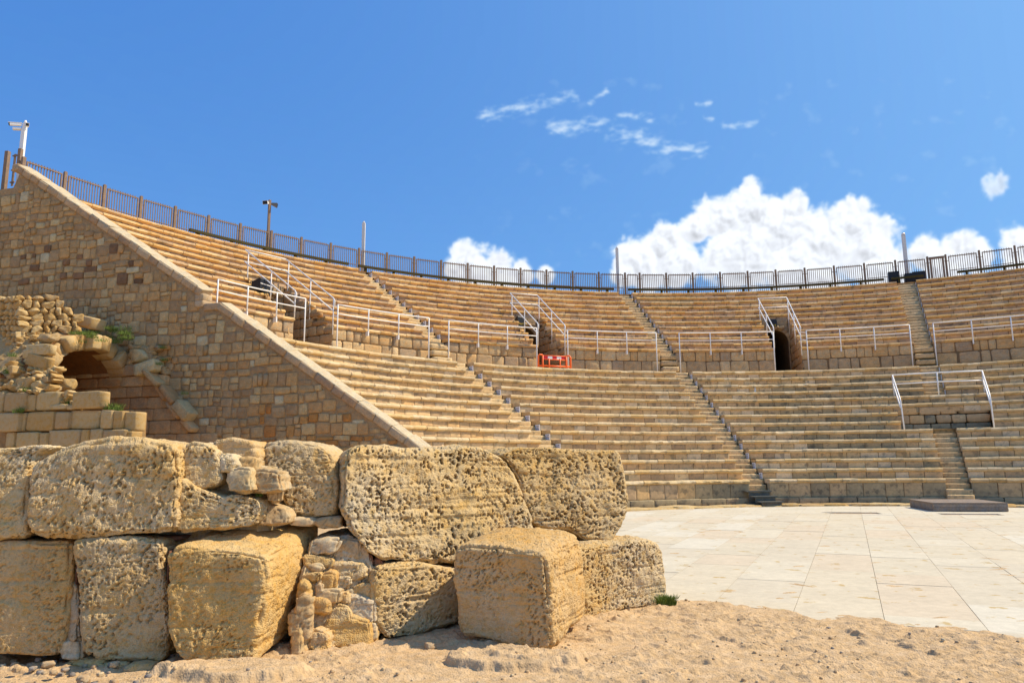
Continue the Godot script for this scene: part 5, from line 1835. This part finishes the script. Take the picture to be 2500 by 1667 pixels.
	small_block(t, "boulder", M.block[2], 532, 1116, 580, 1158, -7.55, 0.3)
	for b in [[580, 1118, 622, 1150, -7.6], [552, 1148, 610, 1202, -7.45], [596, 1150, 682, 1206, -7.55], [648, 1188, 682, 1230, -7.6], [628, 1236, 704, 1286, -7.65], [700, 1262, 770, 1288, -7.9], [768, 1264, 828, 1290, -7.95]]:
		small_block(t, "plaster_lump", M.plaster[rng.randi() % 3], b[0], b[1], b[2], b[3], b[4], 0.3, rng.randf_range(-0.2, 0.2))
	# rubble infill in the broken end
	for k in M.plaster: k.vertex_color_use_as_albedo = true
	worn_block(t, "infill_mortar", M.plaster[0], [[706, 1604], [760, 1590], [840, 1578], [934, 1562]], [[752, 1322], [800, 1300], [850, 1300], [900, 1330]], [[716, 1500], [728, 1410]], [[924, 1500], [916, 1400]], Vector3(-1.75, 0, -7.62), Vector3(0.42, 0.30, 0.86), Vector3(-0.1, 0, -0.6), 0.012, 0.05, 0.10, 0.030, 4.5, "crumbling pale mortar")
	var inf := [[756, 1318, 824, 1358, 0], [822, 1318, 878, 1366, 0], [866, 1308, 894, 1354, 0], [738, 1356, 818, 1390, 1], [752, 1378, 790, 1400, 0], [810, 1374, 886, 1414, 1], [730, 1398, 782, 1430, 1], [778, 1396, 818, 1442, 1], [814, 1410, 858, 1438, 1], [854, 1430, 906, 1478, 1], [764, 1418, 790, 1450, 0], [766, 1438, 826, 1480, 0], [834, 1462, 912, 1524, 0], [750, 1462, 802, 1502, 1], [798, 1478, 858, 1524, 1], [824, 1444, 850, 1480, 1], [704, 1498, 738, 1552, 0], [718, 1462, 758, 1565, 0], [704, 1542, 734, 1602, 0], [790, 1514, 902, 1580, 1], [870, 1510, 920, 1570, 0], [886, 1346, 910, 1386, 2], [906, 1364, 934, 1390, 2], [740, 1540, 800, 1592, 1], [724, 1420, 752, 1470, 1], [900, 1390, 926, 1440, 1], [900, 1470, 926, 1530, 0]]
	for b in inf:
		var f: float = (b[0] + b[2] - 1420.0) / 440.0
		var z: float = -7.40 - 0.50 * clampf(f, 0.0, 1.0) + (-0.35 * clampf((1590.0 - b[3]) / 270.0, 0.0, 1.0))
		small_block(t, "plaster_lump" if b[4] == 0 else "infill_stone", [M.plaster, M.block, [M.clay]][b[4]][rng.randi() % [3, 5, 1][b[4]]], b[0], b[1], b[2], b[3], z + 0.06, 0.22, rng.randf_range(-0.25, 0.25))
	# clay and mortar filling the upright joints
	var clay := func(x0: float, y0: float, x1: float, y1: float, z: float, mat: Material) -> void:
		var a := on_plane(x0, y1, Vector3(0, 0, z), Vector3.BACK)
		var b := on_plane(x1, y0, Vector3(0, 0, z), Vector3.BACK)
		obj("joint_mortar", stones[3], mat, t, Transform3D(Basis.from_scale(Vector3(b.x - a.x, b.y - a.y, 0.3)), (a + b) * 0.5 - Vector3(0, 0, 0.15)))
	clay.call(54, 1110, 80, 1320, -7.55, M.clay)
	clay.call(166, 1330, 192, 1590, -7.26, M.clay)
	clay.call(-100, 1308, 440, 1326, -7.55, M.clay)
	clay.call(428, 1100, 446, 1300, -7.62, M.clay)
	clay.call(392, 1340, 414, 1610, -7.28, M.clay)
	clay.call(806, 1122, 846, 1290, -8.45, M.clay)
	clay.call(1250, 1140, 1320, 1300, -9.95, M.clay)
	clay.call(1430, 1296, 1495, 1332, -9.75, M.ruin[1])
	small_block(t, "plaster_lump", M.plaster[0], 142, 1565, 198, 1618, -7.14, 0.2)
	small_block(t, "plaster_lump", M.plaster[2], 160, 1420, 190, 1570, -7.20, 0.16)
	# solid heart of the wall behind the faces
	var heart := begin()
	add_hexa(heart, [Vector3(-7.5, -0.1, -7.75), Vector3(-2.6, -0.1, -7.75), Vector3(-2.6, 1.75, -7.75), Vector3(-7.5, 1.75, -7.75), Vector3(-7.5, -0.1, -8.6), Vector3(-2.2, -0.1, -8.6), Vector3(-2.2, 1.7, -8.6), Vector3(-7.5, 1.7, -8.6)])
	obj("wall_heart", mesh_of(heart), M.block[1], t)
	# the fallen cube
	var cu := thing("fallen_block", "squared limestone block lying free before the ruined wall", "stone block", Vector3.ZERO)
	worn_block(cu, "stone", mb[3], [[1120, 1556], [1174, 1565], [1232, 1580], [1310, 1591], [1346, 1590]], [[1105, 1332], [1160, 1330], [1230, 1334], [1290, 1344], [1330, 1356]], [[1113, 1510], [1110, 1447], [1099, 1389]], [[1347, 1556], [1344, 1480], [1338, 1408]], Vector3(0.36, 0, -7.38), Vector3(-0.40, 0, 0.917), Vector3(0.42, 0.11, -0.98), 0.0092, 0.060, 0.042, 0.020, 2.8)

func build_footing() -> void:
	# flat footing stones and loose stones along the wall's foot
	var group := thing("footing_stones", "flat footing stones showing under the block wall", "footing", Vector3.ZERO)
	for b in [[300, 1626, 372, 1660, -6.95], [372, 1630, 432, 1654, -6.95], [250, 1622, 302, 1640, -7.05], [474, 1636, 600, 1664, -6.72], [150, 1614, 252, 1634, -7.1]]:
		small_block(group, "stone", M.block[rng.randi() % 5], b[0], b[1], b[2], b[3], b[4], 0.22)
	var loose := [[400, 1608, 424, 1626], [268, 1612, 288, 1626], [104, 1612, 128, 1628], [30, 1626, 46, 1638], [70, 1625, 86, 1636], [150, 1628, 164, 1638], [190, 1648, 216, 1664], [236, 1640, 250, 1650], [120, 1634, 136, 1646], [1036, 1572, 1064, 1584]]
	for b in loose:
		var p := on_level((b[0] + b[2]) * 0.5, b[3], 0.0)
		var w: float = (b[2] - b[0]) / FOCAL * -p.z
		var o := obj("loose_stone", boulders[rng.randi() % boulders.size()], M.pebble[rng.randi() % 4], null, Transform3D(Basis(Vector3.UP, rng.randf() * 6.0) * Basis.from_scale(Vector3(w, w * 0.6, w * 0.8)), p + Vector3(0, w * 0.2, 0)))
		tag(o, "fist-sized loose stone on the sand by the block wall", "stone", "loose stones at the wall's foot")

# ---------------------------------------------------------------- ground and paving
func ground_height(x: float, z: float) -> float:
	var far := smoothstep(11.0, 14.0, Vector2(x, z + 7.0).length())
	var h := 0.022 * nz.get_noise_2d(x * 40.0, z * 40.0) + 0.010 * nf.get_noise_2d(x * 190.0, z * 190.0) + 0.007 * nf.get_noise_2d(x * 900.0, z * 900.0) + 0.005 * nf.get_noise_2d(x * 2100.0, z * 2100.0)
	# outcrops of crumbling rock in the earth, flat-topped with broken rims
	var rn := nz.get_noise_2d(x * 75.0 + 400.0, z * 120.0) + 0.22 * smoothstep(0.5, 2.5, x) * smoothstep(-9.5, -8.0, z) + 0.10 * nf.get_noise_2d(x * 420.0, z * 520.0)
	var rock := smoothstep(0.02, 0.10, rn)
	var crag := nf.get_noise_2d(x * 300.0 + 30.0, z * 520.0)
	h += rock * (0.020 + 0.022 * crag + 0.022 * (1.0 + nc.get_noise_2d(x * 1500.0, z * 2400.0)) * smoothstep(-0.1, 0.3, crag) + 0.012 * nf.get_noise_2d(x * 2300.0, z * 2900.0))
	# ledge before the fallen block
	var e := Vector2((x - 0.02) / 0.66, (z + 7.0) / 0.30).length()
	h += 0.075 * (1.0 - smoothstep(0.86, 1.0, e + 0.22 * nf.get_noise_2d(x * 300.0, z * 300.0)))
	var e2 := Vector2((x + 2.4) / 0.75, (z + 6.62) / 0.30).length()
	h += 0.09 * (1.0 - smoothstep(0.82, 1.0, e2 + 0.25 * nf.get_noise_2d(x * 260.0, z * 260.0)))
	h -= 0.05 * smoothstep(-2.8, -3.6, x) * smoothstep(-6.0, -6.7, z)
	h = lerpf(h, -0.03, far)
	# it runs in under the paving
	var pv := paving_edge(x) - z
	if x > 1.2:
		h = lerpf(h, 0.012 + 0.016 * nf.get_noise_2d(x * 500.0, z * 500.0), smoothstep(-0.40, -0.05, pv))
		h = lerpf(h, -0.03, smoothstep(0.0, 0.30, pv + 0.2 * nf.get_noise_2d(x * 330.0, z * 330.0)))
	return h

# front edge of the broken paving: z as a function of x
const EDGE := [[-2.0, -10.6], [1.0, -10.2], [1.99, -9.86], [2.26, -9.90], [2.53, -9.82], [2.73, -9.54], [3.02, -9.34], [3.26, -9.13], [3.36, -8.62], [3.71, -8.80], [4.07, -8.67], [4.12, -8.31], [4.48, -8.20], [4.88, -7.97], [5.0, -7.5], [5.3, -7.2], [6.5, -6.6], [9.0, -5.5]]
func paving_edge(x: float) -> float:
	for i in EDGE.size() - 1:
		if x <= EDGE[i + 1][0]:
			var f: float = clampf((x - EDGE[i][0]) / (EDGE[i + 1][0] - EDGE[i][0]), 0.0, 1.0)
			return lerpf(EDGE[i][1], EDGE[i + 1][1], f)
	return -5.5

func build_ground() -> void:
	var xs := []
	var zs := []
	for v in [-600.0, -300.0, -150.0, -80.0, -50.0, -35.0, -25.0, -18.0, -13.0, -10.0, -8.0, -7.0]: xs.append(v)
	var x := -6.2
	while x < 6.6:
		xs.append(x)
		x += 0.017
	for v in [7.2, 8.0, 10.0, 13.0, 18.0, 25.0, 35.0, 50.0, 80.0, 150.0, 300.0, 600.0]: xs.append(v)
	for v in [-600.0, -300.0, -150.0, -80.0, -60.0, -50.0, -42.0, -36.0, -32.0, -28.0, -24.0, -20.0, -17.0, -14.0, -12.0, -11.0]: zs.append(v)
	var z := -10.5
	while z < -5.2:
		zs.append(z)
		z += 0.017
	for v in [-4.8, -4.0, -3.0, -1.5, 0.0, 3.0, 8.0, 20.0, 60.0, 150.0, 300.0, 600.0]: zs.append(v)
	var nx := xs.size()
	var nzz := zs.size()
	var verts := PackedVector3Array()
	var idx := PackedInt32Array()
	for j in nzz:
		for i in nx:
			verts.append(Vector3(xs[i], ground_height(xs[i], zs[j]), zs[j]))
	for j in nzz - 1:
		for i in nx - 1:
			var s := j * nx + i
			idx.append_array([s, s + 1, s + nx + 1, s, s + nx + 1, s + nx])
	var arr := []
	arr.resize(Mesh.ARRAY_MAX)
	arr[Mesh.ARRAY_VERTEX] = verts
	arr[Mesh.ARRAY_INDEX] = idx
	var st := SurfaceTool.new()
	st.create_from_arrays(arr, Mesh.PRIMITIVE_TRIANGLES)
	st.generate_normals()
	var o := obj("ground", st.commit(), M.ground)
	tag(o, "sandy earth ground with crumbling rock patches", "ground", "", "structure")

func in_paving(p: Vector2) -> bool:
	if p.y > paving_edge(p.x) + 0.0: return false
	var rr := Vector2(p.x - CX, p.y - CZ).length()
	return rr < RL - 1.2 + 0.25 * nz.get_noise_2d(p.x * 30.0, p.y * 30.0) or p.y > CZ

func build_paving() -> void:
	# long strips of slabs that run towards the seats, clipped to the floor's outline
	var t := Node3D.new()
	t.name = numbered("orchestra_paving")
	add_child(t)
	tag(t, "cream stone slab paving of the orchestra with broken front edge", "paving", "", "structure")
	var dir := Vector2(0.408, -0.913)
	var nor := Vector2(0.913, 0.408)
	var outline := PackedVector2Array()
	for e in EDGE:
		if e[0] > 1.5: outline.append(Vector2(e[0], e[1]))
	# jagged broken front
	var front := PackedVector2Array()
	for i in outline.size() - 1:
		for k in 8:
			var p := outline[i].lerp(outline[i + 1], k / 8.0)
			front.append(p + Vector2(0.5, 0.86) * 0.09 * nf.get_noise_2d(p.x * 420.0, p.y * 420.0))
	front.append(Vector2(20.0, -4.0))
	front.append(Vector2(30.0, -10.0))
	for i in 41:
		var th := deg_to_rad(lerpf(60.0, -52.0, i / 40.0))
		var rr := RL - 1.3 + 0.2 * nz.get_noise_2d(i * 40.0, 0.0)
		if i % 5 == 0: rr += 0.25
		front.append(Vector2(CX + rr * sin(th), CZ - rr * cos(th)))
	front.append(Vector2(-0.5, -19.0))
	front.append(Vector2(0.5, -12.0))
	var holes := [PackedVector2Array([Vector2(10.75, -26.75), Vector2(12.55, -26.35), Vector2(12.35, -25.5), Vector2(10.9, -25.85)]), PackedVector2Array([Vector2(14.2, -25.6), Vector2(15.95, -25.15), Vector2(15.75, -24.45), Vector2(14.0, -24.85)])]
	var count := 0
	var extra := begin()
	var slabs := []
	for s in range(-14, 26):
		var c0 := -0.735 + 0.955 * s
		var c1 := c0 + 0.955 - 0.006
		var l := 2.0 + rng.randf() * 1.5
		while l < 40.0:
			var len_ := rng.randf_range(1.0, 2.6)
			var a := nor * c0 + dir * l
			var b := nor * c1 + dir * l
			var c := nor * c1 + dir * (l + len_ - 0.006)
			var d := nor * c0 + dir * (l + len_ - 0.006)
			var polys := Geometry2D.intersect_polygons(PackedVector2Array([a, b, c, d]), front)
			for poly in polys:
				var parts := [poly]
				for hh in holes:
					var nxt := []
					for q in parts:
						for r in Geometry2D.clip_polygons(q, hh):
							if not Geometry2D.is_polygon_clockwise(r) or Geometry2D.clip_polygons(q, hh).size() == 1: nxt.append(r)
					parts = nxt
				for q in parts:
					if q.size() >= 3: slabs.append(q)
			l += len_
	slabs.sort_custom(func(p, q): return nearest_of(p) < nearest_of(q))
	for q in slabs:
		var y := 0.006 + rng.randf_range(-0.003, 0.003)
		var st := begin()
		var tri := Geometry2D.triangulate_polygon(q)
		if tri.is_empty(): continue
		for k in range(0, tri.size(), 3):
			var A := q[tri[k]] as Vector2
			var B := q[tri[k + 1]] as Vector2
			var C := q[tri[k + 2]] as Vector2
			# upward faces run clockwise from above
			if (B - A).cross(C - A) < 0.0:
				var tmp := B
				B = C
				C = tmp
			st.add_vertex(Vector3(A.x, y, A.y)); st.add_vertex(Vector3(B.x, y, B.y)); st.add_vertex(Vector3(C.x, y, C.y))
		for k in q.size():
			var A := q[k] as Vector2
			var B := q[(k + 1) % q.size()] as Vector2
			quad(st, Vector3(A.x, y - 0.05, A.y), Vector3(B.x, y - 0.05, B.y), Vector3(B.x, y, B.y), Vector3(A.x, y, A.y))
		count += 1
		if count <= 300:
			obj("paving_slab", mesh_of(st), M.pave[rng.randi() % 6], t)
		else:
			extra.append_from(mesh_of(st), 0, Transform3D.IDENTITY)
	if count > 300:
		var e := obj("farther_slabs", extra.commit(), M.pave[0], t)
		e.set_meta("kind", "stuff")
	# floor of the two sunken troughs
	var hs := begin()
	for hh in holes:
		quad(hs, Vector3(hh[3].x, -0.035, hh[3].y), Vector3(hh[2].x, -0.035, hh[2].y), Vector3(hh[1].x, -0.035, hh[1].y), Vector3(hh[0].x, -0.035, hh[0].y))
	obj("trough_floor", mesh_of(hs), M.riser_dark[1], t)

func nearest_of(q: PackedVector2Array) -> float:
	return q[0].length()

func build_kerb() -> void:
	# eroded rock strip between the paving and the lowest bench
	var t := thing("rock_kerb", "eroded strip of natural rock along the foot of the lowest bench", "rock", Vector3.ZERO)
	var a := -50.0
	while a < 40.0:
		var w := rng.randf_range(0.5, 1.3)
		var dg := rad_to_deg(w / (RL - 0.6))
		obj("rock", boulders[rng.randi() % boulders.size()], M.ruin[rng.randi() % 6], t, ring_xf(RL - 0.62 + rng.randf_range(-0.1, 0.1), a + dg * 0.5, -0.03, Vector3(w * 1.25, rng.randf_range(0.16, 0.26), rng.randf_range(0.7, 1.1))))
		a += dg

func build_pebbles() -> void:
	var tools := []
	for k in 4:
		var s := SurfaceTool.new()
		s.begin(Mesh.PRIMITIVE_TRIANGLES)
		tools.append(s)
	var tiny := [boulder_mesh(41, 0.3, 2), boulder_mesh(42, 0.35, 2), boulder_mesh(43, 0.3, 2)]
	for i in 4200:
		var x := rng.randf_range(-5.5, 6.0)
		var z := rng.randf_range(-10.2, -5.6)
		if z < paving_edge(x) and x > 1.6 and rng.randf() < 0.93: continue
		if rng.randf() > 0.35 + 0.9 * nz.get_noise_2d(x * 60.0, z * 60.0) and x > -3.0: continue
		var s := (0.004 + 0.022 * pow(rng.randf(), 3.0)) * (1.5 if x < -3.0 else 1.0)
		var kind: int = [0, 2, 0, 2, 0, 2, 0, 2, 0, 2, 0, 1][rng.randi() % 12] if x > -3.0 else rng.randi() % 4
		tools[kind].append_from(tiny[rng.randi() % 3], 0, Transform3D(Basis(Vector3.UP, rng.randf() * 6.0) * Basis.from_scale(Vector3(s * 1.4, s, s * 1.2)), Vector3(x, ground_height(x, z) + s * 0.25, z)))
	var am := ArrayMesh.new()
	for k in 4: tools[k].commit(am)
	var o := MeshInstance3D.new()
	o.name = numbered("gravel")
	o.mesh = am
	for k in 4: o.set_surface_override_material(k, M.pebble[k])
	add_child(o)
	tag(o, "scattered gravel and stone chips on the sand", "gravel", "", "stuff")

func build_dirt() -> void:
	# thin drifts of earth lying on the slabs
	var st := begin()
	for i in 150:
		var x := rng.randf_range(2.2, 17.0)
		var z := rng.randf_range(-24.0, -8.0)
		if not in_paving(Vector2(x, z)) or z > paving_edge(x) - 0.2: continue
		if x > -z * 0.75 + 1.0: continue
		var ln := rng.randf_range(0.03, 0.20) * (1.0 + 0.05 * -z)
		var wd := rng.randf_range(0.015, 0.05) * (1.0 + 0.05 * -z)
		if i % 3 == 0:
			# along a joint
			var along_ := roundf((x * 0.913 + z * 0.408 + 0.735) / 0.955) * 0.955 - 0.735
			var cur := x * 0.913 + z * 0.408
			x += (along_ - cur) * 0.913
			z += (along_ - cur) * 0.408
		var a := -1.15 if i % 3 == 0 else rng.randf_range(0.2, 0.5)
		var n := 14
		var c := Vector3(x, 0.0135, z)
		var rim := []
		for k in n:
			var t := TAU * k / n
			var q := Vector2(cos(t) * ln, sin(t) * wd) * (1.0 + 0.9 * nf.get_noise_2d(i * 31.0 + k * 38.0, i * 7.0))
			q = q.rotated(-a)
			rim.append(c + Vector3(q.x, -0.012, q.y))
		for k in n:
			st.add_vertex(c); st.add_vertex(rim[k]); st.add_vertex(rim[(k + 1) % n])
	var o := obj("dirt_drifts", mesh_of(st), M.ground)
	tag(o, "thin drifts of brown earth lying on the paving slabs", "dirt", "", "stuff")

func _ready() -> void:
	rng.seed = 20240611
	make_camera_and_light()
	nz = noise(FastNoiseLite.TYPE_SIMPLEX_SMOOTH, 0.01, 3, 5)
	nf = noise(FastNoiseLite.TYPE_SIMPLEX_SMOOTH, 0.01, 4, 6)
	nc = noise(FastNoiseLite.TYPE_CELLULAR, 0.01, 1, 7)
	nc.cellular_return_type = FastNoiseLite.RETURN_DISTANCE
	nc.cellular_jitter = 1.0
	make_textures()
	make_materials()
	for i in 12: stones.append(stone_mesh(300 + i, 0.05 if i < 6 else 0.13, 0.07 if i < 6 else 0.16))
	for i in 10: chunks.append(chunk_mesh(500 + i, 8))
	for i in 8: boulders.append(boulder_mesh(1 + i, 0.30, 6))
	print("base ", Time.get_ticks_msec())
	build_ground()
	build_paving()
	build_kerb()
	build_seating()
	print("seating ", Time.get_ticks_msec())
	build_side_wall()
	build_vault()
	print("walls ", Time.get_ticks_msec())
	build_block_wall()
	print("blocks ", Time.get_ticks_msec())
	build_fence()
	build_masts()
	build_railings()
	build_small_things()
	build_footing()
	build_plants()
	build_pebbles()
	build_dirt()
	print("done ", Time.get_ticks_msec())
